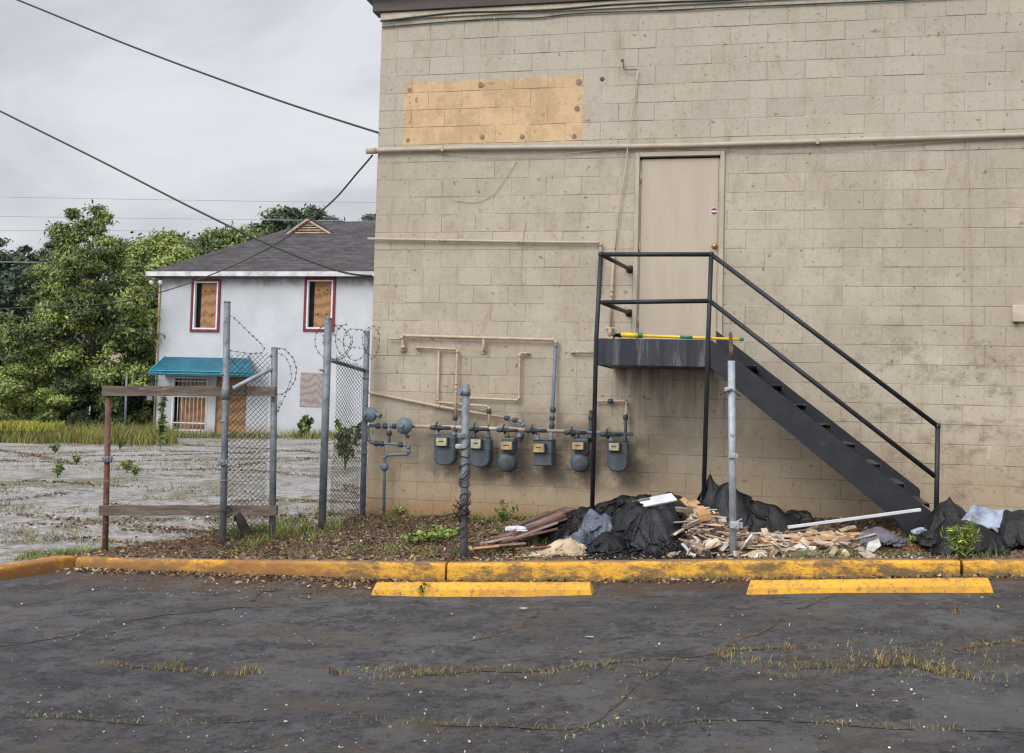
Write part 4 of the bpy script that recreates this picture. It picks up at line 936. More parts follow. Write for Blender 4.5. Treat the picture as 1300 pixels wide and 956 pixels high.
clamp(wp, b_.lerp(t_, .72)+Vector((-.03, -.02, 0)), .045); clamp(wp, b_.lerp(t_, .66)+Vector((-.05, -.02, 0)), .04, 'galvlt')
t_, b_ = Vector(at(928.5, 458, YP)), Vector((at(931, 702, YP)[0], YP, z_dirt(-.3, YP)-.12)); top = Vector(at(927.5, 421, YP))
gp2 = thing('metal_post', (b_.x, YP, b_.z+.1), 'pale grey metal post with a rusty top standing in the rubbish before the stairs', 'post')
mb = MB(); mb.tube([b_, t_], .032, 14); part(mb, 'post_tube', 'galvlt', gp2)
mb = MB(); mb.tube([t_, t_.lerp(top, .35), t_.lerp(top, .9), top], [.030, .018, .016, .010], 10); part(mb, 'rusty_tip', 'rust', gp2)
clamp(gp2, b_.lerp(t_, .86)+Vector((-.035, -.02, 0)), .034, 'galvlt'); clamp(gp2, b_.lerp(t_, .54)+Vector((0, -.02, 0)), .042, 'galvlt'); clamp(gp2, b_.lerp(t_, .21)+Vector((.02, -.03, 0)), .055, 'galvlt')
c = b_.lerp(t_, .86); mb = MB(); mb.tube([c+Vector((-.10, -.03, -.05)), c+Vector((0, -.05, 0)), c+Vector((.08, -.03, -.06))], .006, 6); part(mb, 'wire_tie', 'wire', gp2)

# ------------------------------------------------------------------ rubbish
def ridge(x, y, z, f, o=3):
    v = 0; a = 1; t_ = 0
    for k in range(o):
        v += a*(1-2*abs(mn.noise(Vector((x*f, y*f, z*f+7*k))))); t_ += a; a *= .5; f *= 2.1
    return v/t_
def drape(name, domes, rectc, seed, mm, label, cat, slack=1.25, step=.016, iters=150, drop=.10, rot=0, stiff=.22, rough=.03, kind=None):
    """a sheet really dropped over lumps (cx, cy, rx, ry, h, power): position-based cloth, then frozen as a mesh"""
    x0, x1, y0, y1 = rectc; cx, cy = (x0+x1)/2, (y0+y1)/2; nx, ny = int((x1-x0)*slack/step), int((y1-y0)*slack/step)
    rg = np.random.default_rng(int(seed*100)); hs = .02; gx0, gx1, gy0, gy1 = x0-.35, x1+.35, max(y0-.35, KY-.1), y1+.35
    GX = np.arange(gx0, gx1, hs); GY = np.arange(gy0, gy1, hs); HF = np.zeros((len(GY), len(GX)))
    for b, yy in enumerate(GY):
        for a, xx in enumerate(GX):
            zz = z_dirt(xx, yy) if yy > KY+.15 else z_kerb(xx); h = 0
            wx, wy = xx+.08*mn.noise(Vector((xx*3, yy*3, seed))), yy+.06*mn.noise(Vector((xx*3, yy*3, seed+9)))
            for (dx, dy, rx, ry, hh, pw) in domes:
                d = math.sqrt(((wx-dx)/rx)**2+((wy-dy)/ry)**2)
                if d < 1: h = max(h, hh*(1-d**pw))
            HF[b, a] = zz+h+(rough*mn.noise(Vector((xx*8, yy*8, seed+2))) if h > .02 else 0)
    def H(P):
        u = np.clip((P[..., 0]-gx0)/hs, 0, len(GX)-2.001); v = np.clip((P[..., 1]-gy0)/hs, 0, len(GY)-2.001); a = u.astype(int); b = v.astype(int); u = u-a; v = v-b
        return HF[b, a]*(1-u)*(1-v)+HF[b, a+1]*u*(1-v)+HF[b+1, a]*(1-u)*v+HF[b+1, a+1]*u*v
    I, J = np.meshgrid(np.linspace(-.5, .5, nx), np.linspace(-.5, .5, ny)); P = np.zeros((ny, nx, 3))
    ca, sa = math.cos(rot), math.sin(rot); X0, Y0 = I*(x1-x0), J*(y1-y0)
    P[..., 0] = cx+X0*ca-Y0*sa; P[..., 1] = cy+X0*sa+Y0*ca; nz = np.zeros((ny, nx))
    for k, f in ((1, 2.4), (.7, 5.5), (.6, 12)):
        nz += k*np.array([[mn.noise(Vector((P[b, a, 0]*f, P[b, a, 1]*f, seed+f))) for a in range(nx)] for b in range(ny)])
    P[..., 2] = H(P)+drop*.4+drop*nz; V_ = np.zeros_like(P); L = step
    def con(A, B, l, k):
        d = B-A; n_ = np.linalg.norm(d, axis=-1, keepdims=True)+1e-9; c = d*(.5*k*(n_-l)/n_); A += c; B -= c
    for it in range(iters):
        V_ *= .90; V_[..., 2] -= .0011; old = P.copy(); P += V_
        for q in range(4):
            for o_ in (0, 1):
                con(P[:, o_:-1:2][:, :(nx-o_)//2], P[:, o_+1::2], L, 1); con(P[o_:-1:2][:(ny-o_)//2], P[o_+1::2], L, 1)
            con(P[:-1:2, :-1][:ny//2], P[1::2, 1:], L*1.414, .5); con(P[1:-1:2, :-1], P[2::2, 1:], L*1.414, .5) if ny > 3 else None
            con(P[:-1:2, 1:][:ny//2], P[1::2, :-1], L*1.414, .5)
            for o_ in range(4): 
                w_ = P[:, o_:-2:4]; m_ = min(w_.shape[1], P[:, o_+2::4].shape[1]); con(P[:, o_:-2:4][:, :m_], P[:, o_+2::4][:, :m_], L*2, stiff)
                m_ = min(P[o_:-2:4].shape[0], P[o_+2::4].shape[0]); con(P[o_:-2:4][:m_], P[o_+2::4][:m_], L*2, stiff)
            h = H(P)+.006; hit = P[..., 2] < h; P[..., 2] = np.where(hit, h, P[..., 2])
        V_ = P-old; sp_ = np.linalg.norm(V_, axis=-1, keepdims=True); V_ *= np.minimum(1, .03/(sp_+1e-9)); V_[hit] *= .35
        P[..., 1] = np.maximum(P[..., 1], KY+.09)
    V = P.reshape(-1, 3); c = V.mean(0); c[2] = V[:, 2].min()
    F = np.array([(b*nx+a, b*nx+a+1, (b+1)*nx+a+1, (b+1)*nx+a) for b in range(ny-1) for a in range(nx-1)])
    o = arr_mesh(name, V-c, F, [mm], smooth=True); o.location = tuple(c); return tag(o, label, cat, None, kind)
def lump(c, rad, seed, mm, name, label, cat, amp=.12, freq=2.6, rot=0, knot=None, group=None, sit=True):
    n, m_ = 64, 36; V = []; c = Vector(c); Rm = Matrix.Rotation(rot, 3, 'Z')
    for j in range(m_+1):
        ph = math.pi*j/m_
        for i in range(n):
            a = 2*math.pi*i/n; d = Vector((math.sin(ph)*math.cos(a), math.sin(ph)*math.sin(a), math.cos(ph)))
            k = 1+amp*(ridge(d.x+seed, d.y, d.z, freq)-.2)+amp*1.1*mn.noise(Vector((d.x*1.5+seed, d.y*1.5, d.z*1.5)))
            if knot: k += knot[3]*max(0, d.dot(Vector(knot[:3]).normalized())-.78)/.22
            p = Vector((d.x*rad[0], d.y*rad[1], d.z*rad[2]))*k
            if p.z < -rad[2]*.55: p.z = -rad[2]*.55-.1*(abs(p.z)-rad[2]*.55)
            V.append(tuple(Rm @ p))
    F = [(j*n+i, (j+1)*n+i, (j+1)*n+(i+1) % n, j*n+(i+1) % n) for j in range(m_) for i in range(n)]
    o = arr_mesh(name, np.array(V), np.array(F), [mm], smooth=True); o.location = c; return tag(o, label, cat, group)
def gx(px, Y): return at(px, 690, Y)[0]
# brown planks fan
ends = [((632, 684), 10.55, (712, 655), 11.25, .15, .03, 'plank', 'broad brown plank with a chipped end, lowest-left of the plank fan'),
        ((638, 688), 10.35, (706, 672), 10.65, .11, .022, 'plank', 'brown plank lying lowest and nearest the kerb in the plank fan'),
        ((650, 674), 10.7, (712, 653), 11.35, .08, .02, 'plankedge', 'pale grey edge-on plank at the top of the plank fan'),
        ((655, 683), 10.5, (707, 664), 10.85, .05, .018, 'plankedge', 'thin grey strip of wood between the brown planks'),
        ((664, 667), 11.0, (724, 646), 11.8, .15, .025, 'plank', 'rearmost brown plank leaning up under the tarpaulin by the wall'),
        ((630, 690), 10.4, (716, 660), 11.1, .10, .02, 'plank', 'second brown plank from the kerb in the plank fan'),
        ((645, 671), 10.8, (700, 650), 11.6, .12, .018, 'rubbleb', 'darker brown board under the pale grey plank at the top of the fan'),
        ((612, 690), 10.3, (650, 682), 10.5, .10, .015, 'plankedge', 'short grey board poking left out of the plank fan'),
        ((655, 697), 10.2, (700, 694), 10.25, .08, .015, 'plank', 'short brown board lying flat under the cream sheet'),
        ((628, 693), 10.25, (668, 690), 10.3, .09, .02, 'rubblec', 'short cream board lying flat left of the cream sheet'),
        ((602, 697), 10.15, (634, 694), 10.2, .10, .02, 'freshwood', 'short tan board flat on the ground by the wire-wrapped post')]
for (pa, Ya_, pb, Yb_, w, h, mm, lab) in ends:
    a, b = Vector(at(*pa, Ya_)), Vector(at(*pb, Yb_)); a.z = max(a.z, z_dirt(a.x, a.y)+h/2+.005); mb = MB(); mb.bar(a, b, w, h, .003, random.uniform(-.4, .1)); tag(mb.build('plank', mm, None, a), lab, 'plank')
# pale lump on the planks
lump(at(655, 672, 10.75), (.11, .05, .03), 3, 'whiteboard', 'foam_scrap', 'pale lilac foam scrap lying on top of the brown planks', 'scrap', .2, 2)
# tarpaulins
bx = lambda px, Y=10.6: at(px, 690, Y)[0]
drape('tarpaulin', [(bx(748, 11.2), 11.3, .62, .50, .26, 1.5), (bx(800, 11.4), 11.4, .7, .5, .36, 2.0), (bx(850, 11.4), 11.4, .42, .45, .37, 1.8)], (bx(695, 11.2), bx(898, 11.3), 10.85, 11.9), 9.1, 'bag',
     'rear black tarpaulin rising against the wall behind the grey denim', 'tarpaulin', 1.55, .0150, 120, .15, stiff=.12, rough=.06)
drape('black_bag', [(bx(897, 11.3)+.02, 11.3, .22, .36, .60, 1.1), (bx(925, 11.2), 11.22, .42, .36, .50, 1.5), (bx(968, 11.2), 11.2, .46, .30, .32, 1.4)], (bx(872, 11.3), bx(1012, 11.3), 10.84, 11.7), 12.7, 'bag',
     'peaked black plastic sheet heaped behind the pale post under the stairs', 'plastic bag', 1.45, .0135, 120, .12, stiff=.12, rough=.05)
drape('tarpaulin', [(bx(835, 10.5), 10.60, .40, .34, .37, 2.1), (bx(800, 10.7), 10.85, .34, .38, .40, 2.2), (bx(880, 10.7), 10.74, .26, .30, .36, 2.0), (bx(775, 10.5), 10.42, .24, .22, .16, 2.0)], (bx(748, 10.5), bx(907, 10.5), 10.0, 11.12), 4.3, 'tarp',
     'largest crumpled black tarpaulin spread over the middle of the rubbish heap', 'tarpaulin', 1.62, .0135, 130, .18, stiff=.12, rough=.06)
drape('denim_clothes', [(bx(748, 10.7), 10.84, .24, .22, .27, 1.7), (bx(718, 10.5), 10.58, .22, .14, .10, 1.6), (bx(772, 10.6), 10.78, .2, .2, .29, 1.8)], (bx(706, 10.6), bx(778, 10.6), 10.42, 10.98), 2.2, 'denim',
     'rumpled grey-blue denim clothing heaped left of the big tarpaulin', 'clothes', 1.8, .013, 90, .14, stiff=.35, rough=.16)
drape('cream_sheet', [(bx(725, 10.3), 10.32, .22, .15, .12, 1.8), (bx(690, 10.25), 10.3, .2, .12, .06, 1.5)], (bx(664, 10.3), bx(752, 10.3), 10.12, 10.46), 6.4, 'creamcloth',
     'crumpled cream sheet lying at the foot of the denim and tarpaulin', 'sheet', 1.8, .012, 80, .10, stiff=.3, rough=.10)
lump(Vector((bx(1012, 11.3), 11.3, z_dirt(0, 11.3)+.10)), (.15, .14, .12), 5, 'bag', 'black_bag', 'small black bag scrap at the left end of the long white strip', 'plastic bag', .3, 2.2)
# white board and timber on top
mb = MB(); a = Vector(at(806, 641, 10.75)); b = Vector(at(856, 631, 11.0)); mb.bar(a, b, .115, .02, .003, .55); tag(mb.build('white_board', 'whiteboard', None, a), 'white board lying tilted on top of the black tarpaulin', 'board')
mb = MB(); a = Vector(at(800, 639, 10.8)); b = Vector(at(822, 634, 10.9)); mb.bar(a, b, .12, .02, .003, -.3); tag(mb.build('plank', 'rubblec', None, a), 'small cream board end poking out beside the white board', 'plank')
mb = MB(); mb.bar(Vector(at(879, 640, 10.95)), Vector(at(896, 657, 10.45)), .105, .07, .004, .2); tag(mb.build('timber_block', 'freshwood', None, at(888, 650, 10.7)), 'short orange-brown timber block on top of the rubble heap', 'timber')
mb = MB(); mb.bar(Vector(at(866, 634, 11.1)), Vector(at(879, 645, 10.9)), .05, .03, .003, .5); tag(mb.build('timber_block', 'freshwood', None, at(872, 640, 11)), 'narrow brown wood offcut behind the timber block', 'timber')
a = G(998, 671); a = Vector(at(1000, 669.5, 10.8)); b = Vector(at(1169, 647, 10.9)); mb = MB(); mb.bar(a, b, .024, .028, .003); tag(mb.build('white_strip', 'whiteboard', None, a), 'long thin white strip leaning from the rubbish up to the stair foot', 'strip')
for (pa, Ya_, pb, Yb_, lab) in (((1000, 679.5), 10.55, (1092, 678), 10.65, 'long orange-brown timber on the right of the rubbish, upper of two'), ((1004, 684), 10.45, (1084, 682.5), 10.52, 'long orange-brown timber on the right of the rubbish, lower of two')):
    a, b = Vector(at(*pa, Ya_)), Vector(at(*pb, Yb_)); mb = MB(); mb.bar(a, b, .07, .028, .003); tag(mb.build('timber', 'freshwood', None, a), lab, 'timber')
# rubble: uncounted chips, plus bigger pieces one by one
def chunk(mb, c, s, mi=0, flat=.5):
    ax = Matrix.Rotation(random.uniform(0, 6.28), 3, 'Z') @ Matrix.Rotation(random.gauss(0, .5), 3, 'X') @ Matrix.Rotation(random.gauss(0, .5), 3, 'Y')
    sx, sy, sz = s*random.uniform(.6, 1.3), s*random.uniform(.5, 1), s*flat*random.uniform(.4, 1)
    vs = []
    for z in (-1, 1):
        n = 5
        for k in range(n):
            a = 2*math.pi*k/n+.4*random.random(); vs.append(tuple(Vector(c)+ax @ Vector((math.cos(a)*sx*random.uniform(.7, 1.1), math.sin(a)*sy*random.uniform(.7, 1.1), z*sz))))
    mb.add(vs, [(4, 3, 2, 1, 0), (5, 6, 7, 8, 9)]+[(k, (k+1) % 5, 5+(k+1) % 5, 5+k) for k in range(5)], mi, random.random())
def heap_h(px, py):
    return 0
mb = MB()
def rub(n, pxr, pyr, Yr, smin, smax, wts, flat=.5):
    for _ in range(n):
        px, py = random.uniform(*pxr), random.uniform(*pyr); Yv = Yr(px, py)
        c = Vector(at(px, py, Yv)); zg = z_dirt(c.x, c.y)
        if c.z < zg-.03: c.z = zg
        chunk(mb, c, random.uniform(smin, smax), random.choices(range(4), wts)[0], flat)
heapY = lambda px, py: 10.25+(706-py)*.013+random.uniform(-.03, .03)
# support mass under the chips so that nothing floats
drape('rubble_base', [(bx(885, 10.6), 10.68, .30, .36, .33, 1.6), (bx(925, 10.5), 10.5, .40, .30, .14, 1.6), (bx(980, 10.5), 10.5, .45, .3, .10, 1.6), (bx(1040, 10.6), 10.6, .5, .26, .09, 1.6)], (bx(850, 10.6), bx(1120, 10.6), 10.1, 11.05), 1.7, 'dirt', 'brown soil heaped under the rubble right of the tarpaulin', None, 1.0, .04, 30, .01, kind='stuff')
def zh(x, y):
    h = 0
    for (cx, cy, rx, ry, hh, pw) in ((bx(885, 10.6), 10.68, .30, .36, .33, 1.6), (bx(925, 10.5), 10.5, .40, .30, .14, 1.6), (bx(980, 10.5), 10.5, .45, .3, .10, 1.6), (bx(1040, 10.6), 10.6, .5, .26, .09, 1.6)):
        d = math.sqrt(((x-cx)/rx)**2+((y-cy)/ry)**2); h = max(h, hh*(1-d**pw) if d < 1 else 0)
    return z_dirt(x, y)+h
for _ in range(1900):
    x = random.uniform(bx(852), bx(1115)); y = random.uniform(10.05, 11.0); 
    if zh(x, y)-z_dirt(x, y) < .015 and random.random() < .65: continue
    chunk(mb, (x, y, zh(x, y)+random.uniform(-.005, .02)), random.choice((.012, .016, .022, .03, .045, .08)), random.choices(range(4), (6.5, 2.6, 3.2, .5))[0], random.choice((.08, .12, .2, .4)))
for _ in range(200):    # splinters and laths
    x = random.uniform(bx(852), bx(1110)); y = random.uniform(10.08, 10.95); z = zh(x, y)+random.uniform(.0, .04)
    if zh(x, y)-z_dirt(x, y) < .01: continue
    a = random.gauss(0, .5); L = random.uniform(.05, .20); d = Vector((math.cos(a), math.sin(a)*.7, random.gauss(0, .18)))*L; p = Vector((x, y, z)); mb.bar(p-d, p+d, random.uniform(.010, .06), random.uniform(.004, .014), 0, random.gauss(0, .6), random.choices(range(4), (6, 3, 3.5, 1.2))[0])
for _ in range(300):    # pale crumbs along the kerb edge and near the sheet
    x = random.uniform(bx(600, 10.1), bx(1240, 10.1)); y = random.uniform(9.98, 10.3); chunk(mb, (x, y, z_dirt(x, y)+.004), random.uniform(.004, .014), random.choices(range(4), (3, 5, 2, 0))[0], .7)
o = mb.build('rubble', ['rubblec', 'rubblew', 'rubbleb', 'freshwood']); tag(o, 'loose cream, white and brown rubble chips scattered through the rubbish heap', 'rubble', kind='stuff')
big = [((860, 676), 10.35, .12, 'rubblec', 'flat cream slab leaning at the right foot of the big tarpaulin'), ((905, 690), 10.2, .10, 'rubblec', 'broken cream slab just left of the pale post'),
       ((948, 688), 10.25, .11, 'rubblew', 'white broken slab just right of the pale post'), ((985, 692), 10.2, .09, 'rubblec', 'rounded cream slab below the left end of the timbers'),
       ((1050, 690), 10.3, .10, 'rubblec', 'cream slab under the middle of the timbers'), ((1075, 672), 10.7, .12, 'rubblec', 'cream slab behind the timbers'),
       ((1030, 671), 10.75, .11, 'rubbleb', 'brown slab behind the left half of the timbers'), ((1108, 694), 10.3, .09, 'rubblew', 'white scrap beside the clear bottle'), ((880, 697), 10.12, .09, 'rubbleb', 'brown splintered board near the kerb, right of the tarpaulin')]
for (pp, Yv, s_, mm, lab) in big:
    c = Vector(at(*pp, Yv)); c.z = max(c.z, zh(c.x, c.y)+.015); m2 = MB(); chunk(m2, c, s_, 0, .16); tag(m2.build('slab', mm, None, c), lab, 'slab')
# splinters / laths
for (pa, Ya_, pb, Yb_, mm, lab) in (((862, 684), 10.25, (893, 694), 10.15, 'rubblec', 'pale lath lying right of the tarpaulin foot'), ((866, 690), 10.15, (878, 703), 10.1, 'whiteboard', 'short white stick pointing at the kerb beside the tarpaulin'),
        ((893, 693), 10.2, (935, 690), 10.3, 'rubblec', 'pale lath lying left of the pale post'), ((1000, 676), 10.8, (1050, 668), 10.9, 'rubblec', 'cream lath beneath the long white strip'), ((1045, 668), 10.8, (1070, 676), 10.7, 'rubbleb', 'brown lath beneath the long white strip')):
    a, b = Vector(at(*pa, Ya_)), Vector(at(*pb, Yb_)); a.z = max(a.z, zh(a.x, a.y)+.01); b.z = max(b.z, zh(b.x, b.y)+.01); m2 = MB(); m2.bar(a, b, .03, .01); tag(m2.build('lath', mm, None, a), lab, 'lath')
# small litter
p = G(1104, 690); p.z = zh(p.x, p.y)+.035
bt = thing('plastic_bottle', tuple(p), 'clear plastic bottle lying on its side near the timbers', 'bottle')
m2 = MB(); m2.tube([p+Vector((-.10, 0, -.01)), p+Vector((.03, .01, .0)), p+Vector((.06, .012, .002)), p+Vector((.08, .014, .003))], [.032, .033, .016, .013], 14); part(m2, 'bottle_body', 'pet', bt)
m2 = MB(); m2.tube([p+Vector((.08, .014, .003)), p+Vector((.10, .016, .004))], .015, 12); part(m2, 'cap', 'whiteboard', bt)
p = G(1276, 692); p.z += .04
bt = thing('plastic_bottle', tuple(p), 'bottle with an orange label lying in front of the right black bags', 'bottle')
m2 = MB(); m2.tube([p+Vector((-.09, 0, 0)), p+Vector((-.06, 0, 0)), p+Vector((-.03, 0, 0)), p+Vector((.12, .02, 0))], [.014, .018, .036, .036], 14); part(m2, 'bottle_body', 'pet', bt)
m2 = MB(); m2.tube([p+Vector((-.02, 0, 0)), p+Vector((.04, .006, 0))], .038, 14); part(m2, 'label', 'orange', bt)
q_ = at(1115, 680, 10.55)[0]
drape('plastic_bag', [(q_, 10.55, .24, .15, .17, 2.2)], (q_-.2, q_+.2, 10.42, 10.7), 21, 'clearbag', 'shiny grey-purple plastic bag at the right end of the timbers', 'plastic bag', 1.6, .012, 70, .10, stiff=.2, rough=.06)
p = G(1170, 700); drape('red_cloth', [(p.x, p.y+.05, .14, .06, .03, 1.6)], (p.x-.12, p.x+.12, p.y-.0, p.y+.13), 3.3, 'redcloth', 'dark red cloth crumpled at the kerb edge before the stair foot', 'cloth', 1.4, .010, 70, .04)
p = G(908, 698); drape('green_wrapper', [(p.x, p.y+.03, .07, .04, .05, 1.6)], (p.x-.06, p.x+.06, p.y, p.y+.07), 7.3, 'greenpl', 'bright green wrapper in the rubble left of the pale post', 'wrapper', 1.3, .008, 60, .03)
p = G(1053, 697); drape('dark_cloth', [(p.x, p.y+.05, .17, .06, .05, 1.6)], (p.x-.14, p.x+.14, p.y, p.y+.11), 8.3, 'clearbag', 'dark blue rag below the timbers at the kerb edge', 'rag', 1.4, .010, 70, .04)
lump(Vector(at(1168, 676, 10.6)), (.06, .04, .035), 11, 'bluebag', 'paper_scrap', 'small crumpled pale blue scrap beside the stair foot', 'scrap', .35, 3)
# bags on the right
def bag(px, Y, rx, ry, h, seed, mm, label, lift=0, knot=None, slack=1.32):
    x = bx(px, Y); dm = [(x, Y, rx, ry, h+lift, 2.6), (x-rx*.35, Y+.04, rx*.5, ry*.6, h*1.08+lift, 2.0)]
    if knot: dm.append((x+knot[0], Y+knot[1], .12, .12, h+knot[2], 1.0))
    if lift: dm = [(a, b, c*1.02, d*1.02, e, 3.2) for a, b, c, d, e, f in dm]
    return drape('rubbish_bag', dm, (x-rx*1.02, x+rx*1.02, max(Y-ry*1.02, 9.97), Y+ry*1.02), seed, mm, label, 'rubbish bag', slack+.12, .0135, 100, .10, stiff=.12, rough=.04)
bag(1208, 10.85, .27, .26, .33, 31, 'bag', 'peaked black rubbish bag slumped against the bottom stair post', 0, (-.02, 0, .12))
bag(1297, 10.62, .30, .30, .30, 43, 'bag', 'black rubbish bag cut by the right edge of the view')
bag(1226, 10.42, .32, .25, .25, 37, 'bag', 'wide low black rubbish bag in front of the pale blue bag')
bag(1262, 10.74, .34, .24, .24, 61, 'bag', 'black rubbish bag squashed under the pale blue bag', slack=1.12)
bxx = at(1259, 655, 10.72)[0]
drape('rubbish_bag', [(bxx, 10.72, .38, .26, .27, 3.0), (bxx-.08, 10.66, .26, .18, .33, 2.2), (bxx+.12, 10.68, .24, .17, .31, 2.2)], (bxx-.31, bxx+.31, 10.46, 10.86), 51, 'bluebag', 'crumpled pale blue plastic bag resting on top of the black bags', 'rubbish bag', 1.30, .012, 45, .06, stiff=.3, rough=.08)
lump(Vector(at(1186, 687, 10.45)), (.14, .12, .07), 57, 'bag', 'rubbish_bag', 'small flat black bag corner left of the right-hand bags', 'rubbish bag', .3, 2)
p = G(1290, 696); m2 = MB(); m2.tube([p+Vector((-.15, .05, .03)), p+Vector((.3, .08, .05))], [.03, .035], 9); tag(m2.build('branch', 'bark', None, p), 'short brown log beside the orange-labelled bottle', 'log')

# ------------------------------------------------------------------ plants
def blades(name, spots, mats, wts, label=None, cat=None, kind=None, seg=3, origin=None):
    """spots: (x, y, z, height, count, spread, width, lean)"""
    V = []; F = []; MI = []; TN = []
    for (x, y, z, h, n, sp, w, lean) in spots:
        for _ in range(n):
            a = random.uniform(0, 6.28); r_ = sp*math.sqrt(random.random()); bx_, by_ = x+math.cos(a)*r_, y+math.sin(a)*r_
            hh = h*random.uniform(.45, 1.1); la = random.uniform(0, 6.28); ll = lean*random.uniform(.2, 1.2)*hh; ww = w*random.uniform(.6, 1.2)
            dx, dy = math.cos(la), math.sin(la); va = random.uniform(0, 6.28); px_, py_ = math.cos(va)*ww/2, math.sin(va)*ww/2; b = len(V)
            for k in range(seg+1):
                t = k/seg; o_ = ll*t*t; zz = z+hh*t*(1-.25*lean*t); q = (1-t)**.7
                V.append((bx_+dx*o_-px_*q, by_+dy*o_-py_*q, zz)); V.append((bx_+dx*o_+px_*q, by_+dy*o_+py_*q, zz))
            mi = random.choices(range(len(mats)), wts)[0]; tn = random.random()
            for k in range(seg): F.append((b+2*k, b+2*k+1, b+2*k+3, b+2*k+2)); MI.append(mi); TN.append(tn)
    V = np.array(V); off = np.array(origin if origin is not None else (0, 0, 0), float)
    o = arr_mesh(name, V-off, np.array(F), mats, np.array(MI), np.array(TN)); o.location = tuple(off)
    return tag(o, label, cat, None, kind)
def leaves(cs, n, size, mats, wts, elong=1.6, updown=.4, tonebase=None, shell=.55):
    """cs: array of clumps (x,y,z,rx,ry,rz, weight) -> leaf quads"""
    cs = np.array(cs, float); p = cs[:, 6]*cs[:, 3]*cs[:, 5]; p = p/p.sum(); k = rng.choice(len(cs), n, p=p)
    d = rng.normal(size=(n, 3)); d /= np.linalg.norm(d, axis=1)[:, None]; rr_ = shell+(1-shell)*np.minimum(np.abs(rng.normal(0, .62, n)), 1.9)
    C = cs[k, :3]+d*rr_[:, None]*cs[k, 3:6]
    nrm = d+rng.normal(size=(n, 3))*.8+np.array([0, 0, updown]); nrm /= np.linalg.norm(nrm, axis=1)[:, None]
    t = np.cross(nrm, rng.normal(size=(n, 3))); t /= np.linalg.norm(t, axis=1)[:, None]; b = np.cross(nrm, t)
    s = size*rng.uniform(.6, 1.35, n)[:, None]; e = s*elong/2; q = s/2
    V = np.stack([C-t*e, C-b*q*.9, C+t*e, C+b*q*.9], 1).reshape(-1, 3); F = np.arange(4*n).reshape(-1, 4)
    cw = rng.random(len(cs)); W_ = np.array(wts, float); MI = np.zeros(n, int)
    base = rng.random(n)*.55+cw[k]*.45; cum = np.cumsum(W_/W_.sum()); MI = np.minimum(np.searchsorted(cum, base), len(mats)-1)
    return V, F, MI, rng.random(n)*.6+cw[k]*.4
def poly_in(px, py, poly):
    c = False; j = len(poly)-1
    for i in range(len(poly)):
        if (poly[i][1] > py) != (poly[j][1] > py) and px < (poly[j][0]-poly[i][0])*(py-poly[i][1])/(poly[j][1]-poly[i][1])+poly[i][0]: c = not c
        j = i
    return c
def tree(name, label, cat, poly, Y, dep, nclump, cr, nleaf, lsize, mats, wts, base, trunk_r=.16, group=None, flat=.8, elong=1.6, shell=.55):
    xs_ = [p[0] for p in poly]; ys_ = [p[1] for p in poly]; cl = []; tries = 0
    for px, py in (poly[i] for i in range(len(poly)) if nclump > 100):
        c = at(px, py+4, Y); cl.append((c[0], Y, c[2], cr*.5, cr*.5, cr*.4, 1))
    while len(cl) < nclump and tries < 20000:
        tries += 1; px, py = random.uniform(min(xs_), max(xs_)), random.uniform(min(ys_), max(ys_))
        if not poly_in(px, py, poly): continue
        y = Y+random.uniform(-dep, dep); c = at(px, py, y); r_ = cr*random.choice((.35, .5, .65, .9))
        cl.append((c[0], y, c[2], r_*random.uniform(.8, 1.4), r_*random.uniform(.8, 1.3), r_*flat*random.uniform(.6, 1.05), 1))
    bx_ = at(base[0], base[1], Y); zb = z_back(bx_[0], Y) if Y < 50 else .3
    t = thing(name, (bx_[0], Y, zb), label, cat, group)
    V, F, MI, TN = leaves(cl, nleaf, lsize, mats, wts, elong, shell=shell); o = arr_mesh('crown', V-np.array([bx_[0], Y, zb]), F, mats, MI, TN); o.parent = t
    zt_ = max(c[2] for c in cl); top = Vector((bx_[0]+(np.mean([c[0] for c in cl])-bx_[0])*.8, Y, zb+(zt_-zb)*.85)); b0 = Vector((bx_[0], Y, zb-.2)); mb = MB()
    mb.tube([b0, b0.lerp(top, .2)+Vector((.1, 0, 0)), b0.lerp(top, .5), b0.lerp(top, .8), top], [trunk_r*1.2, trunk_r, trunk_r*.7, trunk_r*.4, .03], 9)
    for c in random.sample(cl, min(26, len(cl))):
        c = Vector(c[:3]); u = min(max((c.z-zb)/(top.z-zb)*.65, .12), .85); s_ = b0.lerp(top, u); m1 = s_.lerp(c, .5)+Vector((0, 0, .15)); mb.tube([s_, m1, c], [trunk_r*.4*(1.1-u), trunk_r*.22, .012], 5, False)
    part(mb, 'trunk', 'bark', t); return t
L4 = ['leafdk', 'leafmd', 'leaflt', 'leafyl']
tree('leafy_tree', 'big leafy green tree with yellowish clusters left of the white house', 'tree',
     [(78, 318), (74, 288), (92, 268), (102, 284), (124, 264), (134, 272), (130, 302), (152, 308), (163, 345), (190, 352), (196, 400), (197, 455), (190, 500), (110, 505), (40, 490), (12, 470), (4, 440), (18, 405), (34, 380), (46, 345)], 37, 2.0, 210, .60, 150000, .072, L4, (.22, .36, .34, .08), (120, 560), .17, None, .7, 2.0, .1)
tree('lime_green_tree', 'bright lime-green tree showing just behind the left roof corner', 'tree', [(165, 330), (180, 312), (215, 308), (238, 322), (242, 350), (205, 372), (195, 420), (200, 480), (165, 480)], 47, 1.5, 45, .9, 34000, .11, ['leafmd', 'leaflt', 'leaflt'], (.2, .5, .3), (190, 545), .15)
PL = ['pine', 'leafdk']; WG = 'woodland trees along the skyline'
